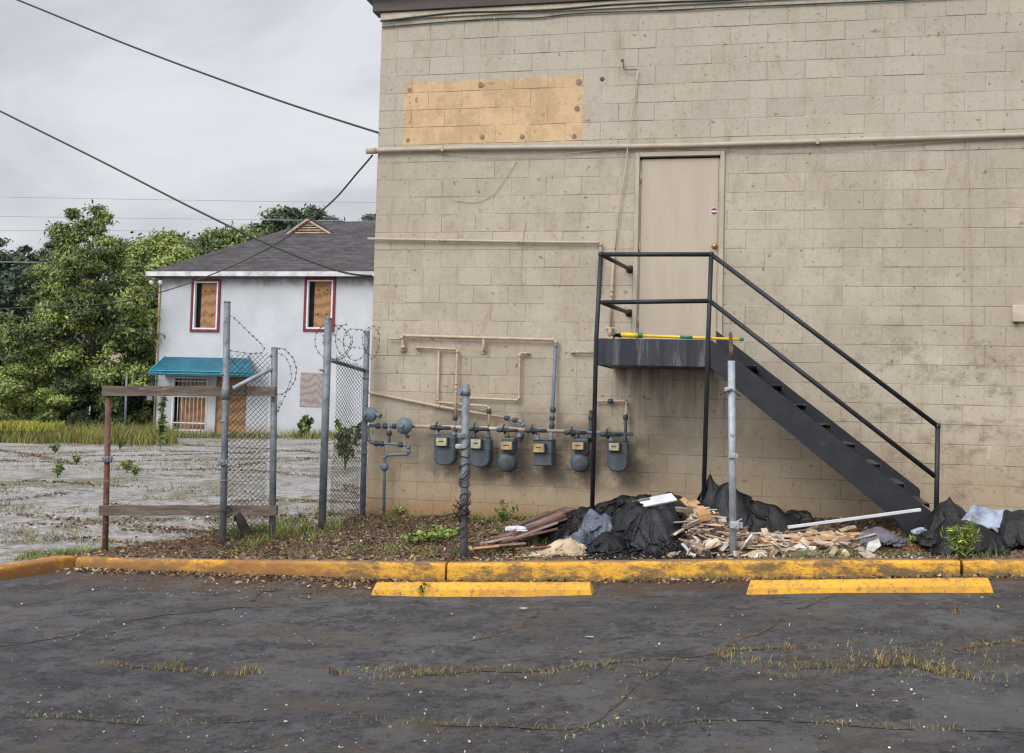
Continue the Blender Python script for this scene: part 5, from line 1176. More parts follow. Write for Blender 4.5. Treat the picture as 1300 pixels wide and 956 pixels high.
def skyl(label, poly, Y, n, cr, nl, ls, mats, wts, base, nm_='woodland_tree', flat=.7):
    poly = [(a, b+(17 if nm_ == 'woodland_tree' else 9 if poly[0][0] < 300 else 4)) for a, b in poly]; tree(nm_, label, 'tree', poly, Y, 2.5, n, cr, nl, ls, mats, wts, base, .25, WG, flat, 2.6, .15)
skyl('dark pine at the far left edge of the skyline', [(-40, 330), (-20, 300), (8, 296), (22, 312), (20, 400), (-40, 420)], 62, 40, 1.1, 36000, .12, PL, (.7, .3), (0, 530), 'pine_tree')
skyl('dark pine second from the left on the skyline, beside the big tree', [(20, 330), (30, 302), (48, 298), (58, 312), (60, 400), (15, 400)], 64, 32, 1.0, 30000, .12, PL, (.6, .4), (42, 530), 'pine_tree')
skyl('dark pine peeking over the left shoulder of the big tree', [(55, 310), (62, 290), (82, 284), (92, 300), (90, 400), (55, 400)], 66, 28, 1.0, 28000, .12, PL, (.6, .4), (74, 530), 'pine_tree')
skyl('dull green tree on the skyline just right of the big tree', [(140, 330), (150, 296), (175, 290), (200, 300), (205, 330), (200, 380), (140, 380)], 64, 36, 1.1, 34000, .12, ['leafdk', 'pine', 'leafmd'], (.4, .3, .3), (170, 530))
skyl('olive-green tree on the skyline above the left roof corner', [(196, 325), (205, 292), (228, 286), (246, 300), (250, 345), (200, 345)], 61, 34, 1.1, 34000, .12, ['leafdk', 'leafmd', 'leaflt'], (.35, .4, .25), (222, 530))
skyl('mid-green tree on the skyline over the middle of the left roof slope', [(240, 330), (250, 296), (272, 286), (292, 292), (300, 330)], 63, 34, 1.1, 34000, .12, ['leafdk', 'leafmd', 'leaflt'], (.4, .4, .2), (270, 530))
skyl('green tree on the skyline just left of the gable vent', [(288, 320), (294, 284), (315, 276), (338, 284), (350, 310)], 62, 34, 1.0, 34000, .12, ['leafdk', 'leafmd', 'leaflt'], (.4, .4, .2), (316, 530))
skyl('tall dark pine on the skyline directly behind the gable vent', [(328, 300), (334, 272), (350, 266), (362, 270), (372, 263), (396, 264), (404, 274), (392, 290), (350, 305)], 66, 36, .85, 20000, .14, ['pine', 'leafdk', 'leafmd'], (.5, .3, .2), (368, 530), 'pine_tree')
skyl('small dark pine top on the skyline touching the ridge right of the vent', [(408, 290), (412, 276), (424, 275), (430, 284), (430, 300)], 68, 12, .7, 6000, .13, PL, (.7, .3), (420, 530), 'pine_tree')
skyl('small dark pine top on the skyline against the building corner', [(456, 295), (458, 276), (470, 272), (480, 276), (480, 300)], 68, 14, .7, 8000, .13, PL, (.7, .3), (468, 530), 'pine_tree')
# understorey
def bush(label, poly, Y, dep, n, cr, nl, ls, mats, wts, base, nm_='bush', cat='bush', g=None): tree(nm_, label, cat, poly, Y, dep, n, cr, nl, ls, mats, wts, base, .05, g, .8, 2.0, .4)
bush('bright green feathery bush at the left edge of the lot', [(-30, 540), (-20, 480), (10, 466), (40, 466), (62, 480), (76, 500), (70, 530), (60, 545)], 34.5, 1.2, 50, .45, 42000, .065, ['leafmd', 'leaflt', 'leaflt'], (.35, .45, .2), (25, 552))
bush('dark green undergrowth below the big tree, left part', [(55, 550), (60, 500), (85, 480), (110, 490), (112, 550)], 36, 1, 26, .5, 22000, .075, ['leafdk', 'leafmd'], (.75, .25), (85, 552))
bush('dark green undergrowth below the big tree, right of its trunk', [(108, 552), (112, 490), (140, 480), (160, 495), (160, 552)], 36.5, 1, 26, .5, 22000, .075, ['leafdk', 'leafmd'], (.7, .3), (135, 552))
bush('dark bush squeezed between the undergrowth and the white house', [(155, 552), (158, 460), (175, 440), (196, 450), (195, 552)], 37.5, .8, 30, .5, 24000, .075, ['leafdk', 'leafmd', 'leaflt'], (.55, .35, .1), (176, 552))
bush('tall dark shrub behind the feathery bush at the left edge', [(-40, 500), (-30, 400), (0, 395), (30, 420), (40, 470), (10, 500)], 40, 1.2, 40, .7, 28000, .085, ['leafdk', 'leafmd'], (.6, .4), (0, 545))
# woodland mass in the distance
cl = []
for _ in range(230):
    px, py = random.uniform(-160, 250), random.uniform(335, 540); y = random.uniform(52, 60); c = at(px, py, y); cl.append((c[0], y, c[2], 1.3, 1.3, 1.2, 1))
V, F, MI, TN = leaves(cl, 70000, .20, ['leafdk', 'pine', 'leafmd'], (.5, .35, .15), 1.7, shell=.1); o = arr_mesh('woodland', V, F, ['leafdk', 'pine', 'leafmd'], MI, TN); o['kind'] = 'stuff'; o['label'] = 'dark distant woodland behind the big tree'
# pale house glimpsed through the trees
h = thing('pale_house', at(160, 545, 46), 'pale pinkish house wall glimpsed through the big tree', 'house')
a, b = at(118, 408, 46), at(187, 540, 46); mb = MB(); mb.box(((a[0]+b[0])/2, 49, (a[2]+b[2])/2), (b[0]-a[0], 6, a[2]-b[2])); part(mb, 'wall', 'cream', h)
mb = MB(); zt_ = a[2]; mb.prism([(a[0]-.3, 45.8, zt_), (b[0]+.3, 45.8, zt_), ((a[0]+b[0])/2, 45.8, zt_+1.0)], (0, 0, 0), (0, 6.4, 0)); part(mb, 'roof', 'shingle', h)

# ------------------------------------------------------------------ white two-storey house
YB = 36.0
B = lambda px, py, Y=YB: Vector(at(px, py, Y))
h2 = thing('white_house', (B(200, 555).x, YB, .05), 'white painted two-storey brick house with boarded windows, teal awning and dark shingle roof', 'house')
x0, x1 = B(201, 450).x, B(201, 450).x+13.5; ze = B(330, 351, YB).z
def holewall(x0, x1, z0, z1, holes, y, th, mb):
    xs_ = sorted({x0, x1, *[v for q in holes for v in (q[0], q[1])]}); zs_ = sorted({z0, z1, *[v for q in holes for v in (q[2], q[3])]})
    for i in range(len(xs_)-1):
        for j in range(len(zs_)-1):
            cx, cz = (xs_[i]+xs_[i+1])/2, (zs_[j]+zs_[j+1])/2
            if any(q[0] < cx < q[1] and q[2] < cz < q[3] for q in holes): continue
            mb.add([(xs_[i], y, zs_[j]), (xs_[i+1], y, zs_[j]), (xs_[i+1], y, zs_[j+1]), (xs_[i], y, zs_[j+1])], [(0, 1, 2, 3)])
    for q in holes:
        a, b, c, d_ = q; mb.add([(a, y, c), (b, y, c), (b, y, d_), (a, y, d_), (a, y+th, c), (b, y+th, c), (b, y+th, d_), (a, y+th, d_)], [(0, 4, 5, 1), (1, 5, 6, 2), (2, 6, 7, 3), (3, 7, 4, 0)])
def rect(pa, pb): a, b = B(*pa), B(*pb); return (a.x, b.x, b.z, a.z)
U1, U2 = rect((247, 357), (275.5, 418.5)), rect((390.5, 355), (421.5, 418))
LW, DO, LB = rect((219.5, 478), (262, 548)), rect((275, 478), (311, 557)), rect((382, 473), (410.5, 517))
mb = MB(); holewall(x0, x1, -.3, ze, [U1, U2, LW, DO], YB, .22, mb)
mb.add([(x0, YB, -.3), (x0, YB+9, -.3), (x0, YB+9, ze), (x0, YB, ze)], [(0, 3, 2, 1)]); mb.add([(x1, YB, -.3), (x1, YB+9, -.3), (x1, YB+9, ze), (x1, YB, ze)], [(0, 1, 2, 3)])
mb.add([(x0, YB+9, -.3), (x1, YB+9, -.3), (x1, YB+9, ze), (x0, YB+9, ze)], [(0, 3, 2, 1)])
part(mb, 'wall', 'whitebrick', h2)
def frame_(q, w, y0, dep, mm, name, parent, ins=0):
    a, b, c, d_ = q; a += ins; b -= ins; c += ins; d_ -= ins; m_ = MB()
    m_.box((a+w/2, y0, (c+d_)/2), (w, dep, d_-c), bev=.004); m_.box((b-w/2, y0, (c+d_)/2), (w, dep, d_-c), bev=.004)
    m_.box(((a+b)/2, y0, d_-w/2), (b-a-2*w-.002, dep, w), bev=.004); m_.box(((a+b)/2, y0, c+w/2), (b-a-2*w-.002, dep, w), bev=.004); return part(m_, name, mm, parent)
for q in (U1, U2):
    o_ = (q[0]-.09, q[1]+.09, q[2]-.09, q[3]+.07); wn = frame_(o_, .085, YB-.02, .05, 'red', 'window', h2)
    frame_(q, .055, YB+.03, .12, 'white', 'frame', wn, .002)
    mb = MB(); w = q[1]-q[0]; mb.box((q[0]+w*.575, YB+.14, (q[2]+q[3])/2), (w*.68, .018, q[3]-q[2]-.12)); part(mb, 'plywood_panel', 'ply', wn)
    mb = MB(); mb.box(((q[0]+q[1])/2, YB+.21, (q[2]+q[3])/2), (w-.01, .02, q[3]-q[2]-.01)); part(mb, 'gap_shade_sheet', 'dark', wn)  # near-black sheet standing in for the shade inside the open gap
    for (u, v) in ((.38, .30), (.72, .30), (.38, .8), (.72, .8)): mb = MB(); mb.lathe((q[0]+w*u, YB+.131, q[2]+(q[3]-q[2])*v), [(.03, 0), (.02, .01)], n=8); part(mb, 'bolt_head', 'dark', wn)
wn = frame_(LW, .06, YB+.03, .10, 'white', 'window', h2, .002)
w = LW[1]-LW[0]; mb = MB(); mb.box((LW[0]+w*.56, YB+.17, (LW[2]+LW[3])/2), (w*.80, .018, LW[3]-LW[2]-.1)); part(mb, 'plywood_panel', 'ply', wn)
mb = MB(); mb.box(((LW[0]+LW[1])/2, YB+.21, (LW[2]+LW[3])/2), (w-.01, .02, LW[3]-LW[2]-.01)); part(mb, 'gap_shade_sheet', 'dark', wn)  # near-black sheet painted for the shaded depth beside the plywood
mb = MB()
for k in range(9): x = LW[0]+.1+(w-.15)*k/8; mb.tube([(x, YB-.03, LW[2]+.02), (x, YB-.03, LW[3]-.05)], .014, 6)
for z in (LW[2]+.28, (LW[2]+LW[3])/2+.25, LW[3]-.15): mb.box(((LW[0]+LW[1])/2, YB-.03, z), (w-.02, .02, .035))
part(mb, 'security_bars', 'white', wn)
dw = MB(); dw.box(((DO[0]+DO[1])/2, YB+.10, (DO[2]+DO[3])/2), (DO[1]-DO[0]-.02, .05, DO[3]-DO[2]-.02), bev=.004); part(dw, 'boarded_door', 'ply', h2)
mb = MB(); mb.box(((LB[0]+LB[1])/2, YB-.012, (LB[2]+LB[3])/2), (LB[1]-LB[0], .02, LB[3]-LB[2]), bev=.003); part(mb, 'boarded_opening', 'plygrey', h2)
# roof
ov = .42; ex0, ex1 = B(186, 347, YB-.4).x, x1+ov; ez = B(330, 345.5, YB-.4).z; yb2 = YB+9+ov; ym = YB+4.5
rz = B(430, 281.5, ym).z; rx0 = B(392, 281, ym).x; rx1 = ex1-(rx0-ex0)
mb = MB(); mb.add([(ex0, YB-.4, ez), (ex1, YB-.4, ez), (ex1, yb2, ez), (ex0, yb2, ez), (rx0, ym, rz), (rx1, ym, rz)], [(0, 1, 5, 4), (1, 2, 5), (2, 3, 4, 5), (3, 0, 4), (3, 2, 1, 0)]); rf = part(mb, 'roof', 'shingle', h2)
mb = MB(); fh = .16
mb.box(((ex0+ex1)/2, YB-.40, ez-fh/2+.02), (ex1-ex0+.04, .05, fh), bev=.008); mb.box((ex0, (YB+yb2)/2-.2, ez-fh/2+.02), (.05, yb2-YB+.35, fh), bev=.008); part(mb, 'fascia', 'fasciaw', h2)
# gablet with louvred vent
g0, g1, ga = B(361, 297.5, ym-1.2), B(422, 296.5, ym-1.2), B(390, 277, ym-1.2); yv = ym-1.2
mb = MB()
for (p, q) in ((g0, ga), (ga, g1)):
    a = Vector(p); b = Vector(q); n_ = Vector((-(b-a).z, 0, (b-a).x)).normalized()*.06; vs = [a, b, b+Vector((0, 2.2, 0)), a+Vector((0, 2.2, 0))]; vs += [v+n_ for v in vs]
    mb.add([tuple(v) for v in vs], [(0, 1, 2, 3), (7, 6, 5, 4), (0, 4, 5, 1), (1, 5, 6, 2), (2, 6, 7, 3), (3, 7, 4, 0)])
gr = part(mb, 'gable_roof', 'shingle', h2)
mb = MB(); mb.add([tuple(g0+Vector((.1, .12, .0))), tuple(g1+Vector((-.1, .12, 0))), tuple(ga+Vector((0, .12, -.05)))], [(0, 1, 2)]); vt = part(mb, 'gable_vent', 'dark', h2)
mb = MB(); H_ = ga.z-g0.z
for k in range(6):
    u = (k+.3)/6.6; a = g0.lerp(ga, u); b = g1.lerp(ga, u); mb.box(((a.x+b.x)/2, yv+.06, a.z+.03), (max(b.x-a.x-.22, .05), .06, .038), Matrix.Rotation(-.5, 3, 'X'))
part(mb, 'louvre_slats', 'ventwood', vt)
mb = MB(); mb.bar(g0+Vector((.08, 0, 0)), ga-Vector((0, 0, .05)), .05, .07); mb.bar(ga-Vector((0, 0, .05)), g1-Vector((.08, 0, 0)), .05, .07); part(mb, 'vent_trim', 'ventwood', vt)
# awning
A0, A1 = B(210, 453), B(318, 455); F0, F1 = B(190, 471, YB-1.25), B(321, 472, YB-1.25); zt_, zf_ = A0.z, F0.z+.02
aw = MB(); n = 24; vs = []
for i in range(n+1):
    u = i/n; xt = A0.x+(A1.x-A0.x)*u; xf = F0.x+(F1.x-F0.x)*u; sag = .03*math.sin(u*math.pi*3)**2
    vs += [(xt, YB-.02, zt_), (xt*.5+xf*.5, YB-.63, zt_*.52+zf_*.48-sag), (xf, YB-1.25, zf_-sag*.4), (xf, YB-1.26, zf_-.13-.025*(i % 2))]
aw.add(vs, [(4*i+k, 4*i+k+1, 4*i+5+k, 4*i+4+k) for i in range(n) for k in range(3)])
aw.add([(A0.x, YB-.02, zt_), (F0.x, YB-1.25, zf_), (F0.x, YB-1.25, zf_-.13), (A0.x, YB-.02, zf_-.13)], [(0, 1, 2, 3)]); aw.add([(A1.x, YB-.02, zt_), (F1.x, YB-1.25, zf_), (F1.x, YB-1.25, zf_-.13), (A1.x, YB-.02, zf_-.13)], [(3, 2, 1, 0)])
ap = part(aw, 'awning', 'teal', h2)
mb = MB(); mb.tube([(F0.x, YB-1.265, zf_), (F1.x, YB-1.265, zf_)], .016, 6); mb.tube([(F0.x, YB-1.275, zf_-.09), (F1.x, YB-1.275, zf_-.09)], .012, 6); mb.tube([(A0.x, YB-.03, zt_+.01), (F0.x, YB-1.26, zf_+.01)], .02, 6); part(mb, 'awning_trim', 'tealtrim', ap)
for (px, py) in ((193.5, 357.5), (204.5, 357.5)):
    c = B(px, py, YB-.2); mb = MB(); mb.lathe(tuple(c), [(.03, -.06), (.07, 0), (.09, .08), (.05, .12)], (0, -.8, -.6), 12); part(mb, 'floodlight', 'bulb', h2)
mb = MB(); mb.box(tuple(B(194, 492, YB+.3)), (.22, .4, .9), bev=.01); part(mb, 'meter_box', 'galvlt', h2)
mb = MB(); mb.tube([(x0-.03, YB-.04, ze-.1), (x0-.03, YB-.04, .2)], .035, 8); part(mb, 'downpipe', 'ventwood', h2)
# thin blue-grey pole in front of the trees
a, b = B(161, 474, 33), B(158.5, 548, 33); mb = MB(); mb.tube([b-Vector((0, 0, .3)), a], .035, 8); tag(mb.build('thin_pole', 'greypipe', None, b), 'thin blue-grey pole standing before the trees left of the white house', 'pole')

# ------------------------------------------------------------------ overhead lines
def line(label, pts, r, mm='cable', sag=0):
    P = [Vector(at(*p)) for p in pts]; Q = []
    for i in range(len(P)-1):
        a, b, c, d_ = P[max(i-1, 0)], P[i], P[i+1], P[min(i+2, len(P)-1)]
        for k in range(8): s_ = k/8; Q.append(.5*((2*b)+(c-a)*s_+(2*a-5*b+4*c-d_)*s_**2+(3*b-a-3*c+d_)*s_**3))
    Q.append(P[-1]); mb = MB(); mb.tube(Q, r, 7); tag(mb.build('overhead_line', mm, None, P[0]), label, 'cable')
line('thick overhead cable crossing the top left sky to the building', [(-160, -72, 14), (20, -1, 13.6), (165, 58, 13.3), (310, 112, 12.9), (400, 143, 12.7), (480, 168.5, 12.42)], .013)
line('thick overhead cable sagging across the white house roof to the building', [(-160, 60, 14), (0, 141, 13.6), (125, 203, 13.3), (250, 267, 13), (345, 312, 12.8), (430, 344, 12.6), (472, 350.5, 12.46)], .013)
line('thinner overhead cable rising from the trees to the end of the beige conduit', [(-60, 395, 30), (20, 391, 27), (130, 386, 24), (200, 372, 21), (275, 346, 18), (350, 310, 15.5), (415, 262, 13.6), (455, 218, 12.7), (473, 197, 12.42)], .011)
line('highest of the thin distant wires level across the sky', [(-200, 246, 60), (0, 250, 60), (330, 255.5, 60), (480, 257, 60), (700, 262, 60)], .016, 'galvlt')
line('second of the thin distant wires level across the sky', [(-200, 270, 60), (0, 274.5, 60), (330, 279, 60), (480, 281, 60), (700, 284, 60)], .016, 'galvlt')
line('lowest of the thin distant wires, passing behind the big tree', [(-200, 292, 60), (0, 292.5, 60), (200, 293, 60)], .015, 'galvlt')
line('thin wire crossing the dark pines at the left edge', [(-60, 331, 45), (0, 332.5, 45), (48, 333, 45)], .014, 'galvlt')

# ------------------------------------------------------------------ weeds, litter, cracks
sp = []
for _ in range(520):
    px = random.uniform(-60, 215); y = random.uniform(29.6, 33.4); x = at(px, 545, y)[0]; sp.append((x, y, z_back(x, y), random.uniform(.25, .8), 30, .35, .018, .6))
blades('tall_weeds', sp, ['grass', 'straw', 'gold', 'leaflt', 'brown'], (.34, .30, .10, .14, .12), 'band of tall weeds and yellow goldenrod along the far edge of the lot', 'weeds', 'stuff')
sp = []
for _ in range(60): x = random.uniform(at(-40, 545, 31)[0], at(75, 545, 31)[0]); y = random.uniform(30, 31.5); sp.append((x, y, z_back(x, y)+.35, .35, 22, .22, .05, .5))
blades('goldenrod', sp, ['gold', 'leaflt'], (.7, .3), 'yellow goldenrod flowers at the left end of the weed band', 'flowers', 'stuff')
sp = []
for _ in range(200):
    px = random.uniform(196, 470); y = random.uniform(34.6, 35.9); x = at(px, 555, y)[0]; sp.append((x, y, z_back(x, y), random.uniform(.1, .42), 12, .3, .03, .6))
blades('house_weeds', sp, ['grass', 'straw', 'leaflt'], (.45, .35, .2), 'low weeds growing along the foot of the white house', 'weeds', 'stuff')
sp = []
for _ in range(3200):     # tufts over the bleached lot, in loose rows along cracks
    px, py = random.uniform(-20, 470), 560+130*random.random()**1.6
    p = G(px, py, z_back); n1 = mn.noise(Vector((p.x*.45, p.y*.45, 4)))+.6*mn.noise(Vector((p.x*1.5, p.y*1.5, 9)))
    if n1 < .10: continue
    sp.append((p.x, p.y, p.z-.01, random.uniform(.03, .10)*(1 if random.random() < .9 else 2.4), 12, .20, .010, 1.1))
LR = []
for k in range(34):     # meandering joints of the old paving, with weeds and litter along them
    px, py = random.uniform(-60, 460), 563+125*random.random()**1.5; p = G(px, py, z_back); a = random.gauss(0, .35)+(math.pi/2 if random.random() < .22 else 0)
    for q in range(random.randint(12, 46)):
        a += random.gauss(0, .16); p = Vector((p.x+math.cos(a)*.16, p.y+math.sin(a)*.16, 0))
        if p.x > -4.9 or p.y < 10.6 or (p.y < 14 and p.y < edge_back(p.x)+.3): continue
        z = z_back(p.x, p.y); LR.append((p.x, p.y, z))
        if mn.noise(Vector((q*.22, k*3.1, 1))) > -.1: sp.append((p.x, p.y, z-.01, random.uniform(.03, .11), 12, .07, .009, 1.0))
blades('lot_weeds', sp, ['grass', 'straw', 'brown', 'leaflt'], (.30, .30, .28, .12), 'patchy tufts of weeds growing through the bleached lot', 'weeds', 'stuff')
sp = []
for _ in range(420):     # grass along the back-left edge of the dirt strip
    x = random.uniform(-7.3, -4.5); y = edge_back(x)+random.gauss(-.12, .16); sp.append((x, y, max(z_dirt(x, y), z_back(x, y)), random.uniform(.04, .11), 22, .10, .006, .8))
for _ in range(60):
    x = random.uniform(-5.5, -4.45); y = random.uniform(10.7, 11.8); sp.append((x, y, z_dirt(x, y), random.uniform(.08, .22), 20, .10, .008, .7))
for _ in range(40):
    x = random.uniform(-4.4, -2.2); y = random.uniform(12.1, 12.4); sp.append((x, y, z_dirt(x, y), random.uniform(.04, .14), 14, .07, .008, .7))
for _ in range(300):
    x = random.uniform(-6.2, -2.0); y = random.uniform(10.0, 12.3)
    if mn.noise(Vector((x*1.3, y*1.3, 2))) > .05 and (x > -4.5 or y < edge_back(x)): sp.append((x, y, z_dirt(x, y), random.uniform(.03, .10), 16, .10, .008, .9))
for _ in range(50):
    x = random.uniform(.1, 1.9); y = random.uniform(10.0, 10.35); sp.append((x, y, z_dirt(x, y), random.uniform(.04, .10), 18, .08, .006, .7))
blades('strip_grass', sp, ['grass', 'straw', 'leaflt'], (.5, .25, .25), 'short grass growing on the dirt strip behind the kerb', 'grass', 'stuff')
sp = []
for (px, py, h, n) in ((318, 694, .13, 90), (332, 690, .12, 70), (372, 668, .20, 90), (382, 676, .16, 90), (362, 680, .14, 70), (440, 540, .3, 0)):
    p = G(px, py); sp.append((p.x, p.y, p.z, h, n, .14, .009, .8))
blades('grass_clump', sp, ['grass', 'leaflt', 'straw'], (.5, .35, .15), 'fresh green grass clumps at the foot of the short fence post', 'grass', 'stuff')
# weeds in the asphalt
def crack(pts, w, seed, tufts=0, hmax=.05):
    P = [G(px, py, z_lot) for px, py in pts]; mb = MB(); vs = []; Q = []
    for i in range(len(P)-1):
        n = max(2, int((P[i+1]-P[i]).length/.035))
        for k in range(n): Q.append(P[i].lerp(P[i+1], k/n))
    Q.append(P[-1]); n = len(Q)
    w *= .75
    for i, q in enumerate(Q):
        d = (Q[min(i+1, n-1)]-Q[max(i-1, 0)]).normalized(); nv = Vector((-d.y, d.x, 0)); ww = w*(.15+2.6*abs(mn.noise(Vector((q.x*3, q.y*3, seed))))+.8*random.random())*(min(i, n-1-i, 6)/6+.05)
        c = q+nv*(.05*mn.noise(Vector((q.x*2.5, q.y*2.5, seed+5)))); z = z_lot(c.x, c.y)+(.012*fbm(c.x*.8, c.y*.8, 1, 4) if c.y > 4 else 0)
        a, b = c+nv*ww*random.uniform(.6, 1.3), c-nv*ww*random.uniform(.6, 1.3); vs += [(a.x, a.y, z+.004), (c.x, c.y, z+.006), (b.x, b.y, z+.004)]
    mb.add(vs, [(3*i+k, 3*i+k+1, 3*i+4+k, 3*i+3+k) for i in range(n-1) for k in range(2) if mn.noise(Vector((Q[i].x*2.2, Q[i].y*2.2, seed+20)))+.25*mn.noise(Vector((Q[i].x*14, Q[i].y*14, seed))) > -.13], smooth=True)
    o = mb.build('crack', 'crack'); o.parent = lot
    return [(q.x, q.y, z_lot(q.x, q.y), random.uniform(.4, 1)*hmax, tufts, .05, .005, .9) for q in Q if tufts and mn.noise(Vector((q.x*1.3, q.y*1.3, seed+2))) > -.12]
S1 = []
S1 += crack([(-10, 822), (40, 814), (90, 806), (150, 790), (215, 780), (300, 772), (380, 768), (440, 763)], .022, 1, 2, .02)
S1 += crack([(130, 842), (180, 848), (240, 852), (290, 858)], .010, 2, 8, .06)
S1 += crack([(480, 862), (530, 856), (600, 852), (660, 854), (720, 848), (780, 842), (850, 838), (930, 826), (1000, 822)], .016, 3, 10, .06)
S1 += crack([(900, 836), (930, 820), (945, 812), (968, 802), (985, 792), (1010, 775), (1040, 762), (1066, 757)], .025, 4, 2, .03)
S1 += crack([(585, 816), (620, 808), (650, 797), (690, 780)], .030, 5, 0)
S1 += crack([(990, 850), (1050, 847), (1110, 846), (1160, 843), (1200, 858), (1250, 864)], .014, 6, 9, .07)
S1 += crack([(1180, 832), (1220, 822), (1260, 818), (1320, 812)], .022, 7, 14, .05)
S1 += crack([(300, 775), (330, 752), (370, 747), (420, 752)], .030, 8, 1, .02)
S1 += crack([(0, 905), (200, 920), (420, 912), (700, 925), (960, 915), (1300, 930)], .012, 9, 5, .05)
S1 += crack([(690, 950), (760, 915), (800, 880), (850, 838)], .012, 10, 2, .04)
for (px, py, h, n, sp_) in ((222, 845, .07, 60, .07), (310, 855, .07, 36, .06), (325, 855, .09, 30, .05), (430, 855, .06, 60, .07), (920, 833, .06, 50, .07), (1000, 823, .05, 40, .07), (960, 842, .06, 40, .1), (1120, 838, .11, 20, .06), (1165, 840, .10, 16, .08), (1205, 852, .05, 40, .1),
        (535, 748, .08, 16, .05), (540, 737, .07, 20, .05), (755, 735, .06, 30, .1), (820, 738, .07, 50, .09), (870, 735, .09, 40, .08), (910, 738, .10, 40, .07), (930, 745, .07, 30, .07), (1010, 735, .07, 30, .06), (740, 722, .11, 30, .1), (640, 735, .03, 30, .4), (1095, 735, .05, 20, .3), (1215, 780, .11, 26, .03)):
    p = G(px, py, z_lot); S1.append((p.x, p.y, z_lot(p.x, p.y), h, n, sp_, .006, .8))
for _ in range(260):
    x = random.uniform(-6.3, 2.6); y = 9.8-abs(random.gauss(0, .035)); S1.append((x, y, z_lot(x, y), random.uniform(.02, .05), 3, .03, .005, .8))
for _ in range(150):
    p = G(random.gauss(1150, 110), random.gauss(838, 14), z_lot); S1.append((p.x, p.y, z_lot(p.x, p.y), random.uniform(.015, .05), 9, .08, .005, 1.0))
for _ in range(70):
    p = G(random.gauss(640, 140), random.gauss(852, 4), z_lot); S1.append((p.x, p.y, z_lot(p.x, p.y), random.uniform(.015, .04), 9, .06, .005, 1.0))
blades('crack_weeds', S1, ['grass', 'straw', 'brown'], (.24, .60, .16), 'dry grass and small weeds growing in the cracks of the dark parking lot', 'weeds', 'stuff')
# litter specks
mb = MB()
for _ in range(700):
    px, py = random.uniform(-20, 1320), 748+215*random.random(); p = G(px, py, z_lot)
    if mn.noise(Vector((p.x*.9, p.y*1.6, 8))) < random.uniform(-.35, .25): continue
    chunk(mb, (p.x, p.y, p.z+.006), random.choice((.0025, .003, .004, .005, .008)), random.choice((0, 0, 1)), .4)
tag(mb.build('pebbles', ['rubblew', 'rubbleb']), 'pale pebbles and specks scattered over the dark asphalt', 'pebbles', kind='stuff')
for (px, py, s_, lab) in ((665, 775, .05, 'torn white paper scrap on the asphalt below the left wheel stop'), (748, 811, .035, 'tiny white scrap on the asphalt in the middle of the lot'), (857, 738, .04, 'small white scrap by the kerb between the wheel stops')):
    p = G(px, py, z_lot); m2 = MB(); n = 9; vs = []
    for k in range(n): a = 2*math.pi*k/n; q = s_*random.uniform(.6, 1.1); vs.append((p.x+math.cos(a)*q, p.y+math.sin(a)*q*.7, p.z+.014+random.uniform(0, .008)))
    m2.add(vs+[(v[0], v[1], v[2]-.003) for v in vs], [tuple(range(n)), tuple(range(2*n-1, n-1, -1))]+[(k, n+k, n+(k+1) % n, (k+1) % n) for k in range(n)]); tag(m2.build('paper_scrap', 'rubblew', None, p), lab, 'scrap')
# leaf litter on the dirt strip, against the kerb and on the kerb top
mb = MB()
for _ in range(40):
    p = Vector((random.uniform(-6.50, -5.8), 9.78-abs(random.gauss(0, .07)), 0)); p.z = z_lot(p.x, p.y)+.01; chunk(mb, p, random.uniform(.008, .032), random.choice((0, 1, 2)), .4)
tag(mb.build('corner_rubble', ['rubblec', 'rubblew', 'rubbleb']), 'pale broken bits lying in the inner kerb corner', 'rubble', kind='stuff')
n = 22000; X_ = []; 
while len(X_) < n:
    u = random.random()
    if u < .80:
        x = random.uniform(-7.0, 2.6); y = random.uniform(KY+.05, 12.4)
        if x > -2.2 and random.random() < .5: continue
        if x < -4.5 and y > edge_back(x): continue
        z = z_dirt(x, y) if y > KY+.16 else z_kerb(x)+.002
        if y < KY+.16 and (x > -2.6 or random.random() < .3) and random.random() < .75: continue
    elif u < .93:
        x = random.uniform(-6.4, 2.6); y = 9.79-abs(random.gauss(0, .12)); z = z_lot(x, y)+.004
        if x > -3 and random.random() < .6: continue
    elif u < .97:
        p = G(random.gauss(400, 120), random.gauss(748, 9), z_lot); x, y, z = p.x, p.y, p.z+.01
        if y > 9.78: continue
    else: p = G(random.uniform(0, 1300), random.uniform(745, 955), z_lot); x, y, z = p.x, p.y, p.z+.01
    X_.append((x, y, z+.012))
C = np.array(X_); nn = rng.normal(size=(n, 3))*.5+np.array([0, 0, 1]); nn /= np.linalg.norm(nn, axis=1)[:, None]; t = np.cross(nn, rng.normal(size=(n, 3))); t /= np.linalg.norm(t, axis=1)[:, None]; b = np.cross(nn, t)
s = (rng.uniform(.006, .030, n)*np.where(C[:, 1] < 9.3, .5, 1))[:, None]; el = rng.uniform(.15, .7, n)[:, None]
V = np.stack([C-t*s, C-b*s*el, C+t*s, C+b*s*el+nn*s*.2], 1).reshape(-1, 3)
o = arr_mesh('leaf_litter', V, np.arange(4*n).reshape(-1, 4), ['brown', 'straw', 'dirt', 'rubblec'], rng.choice(4, n, p=[.46, .25, .22, .07]), rng.random(n)); tag(o, 'brown dead leaves and twigs littering the dirt strip and kerb foot', 'leaf litter', kind='stuff')
n = 14000; ii = rng.integers(0, len(LR), n); C = np.array(LR)[ii]+np.stack([rng.normal(0, .13, n), rng.normal(0, .11, n), np.full(n, .014)], 1); nn = rng.normal(size=(n, 3))*.35+np.array([0, 0, 1]); nn /= np.linalg.norm(nn, axis=1)[:, None]
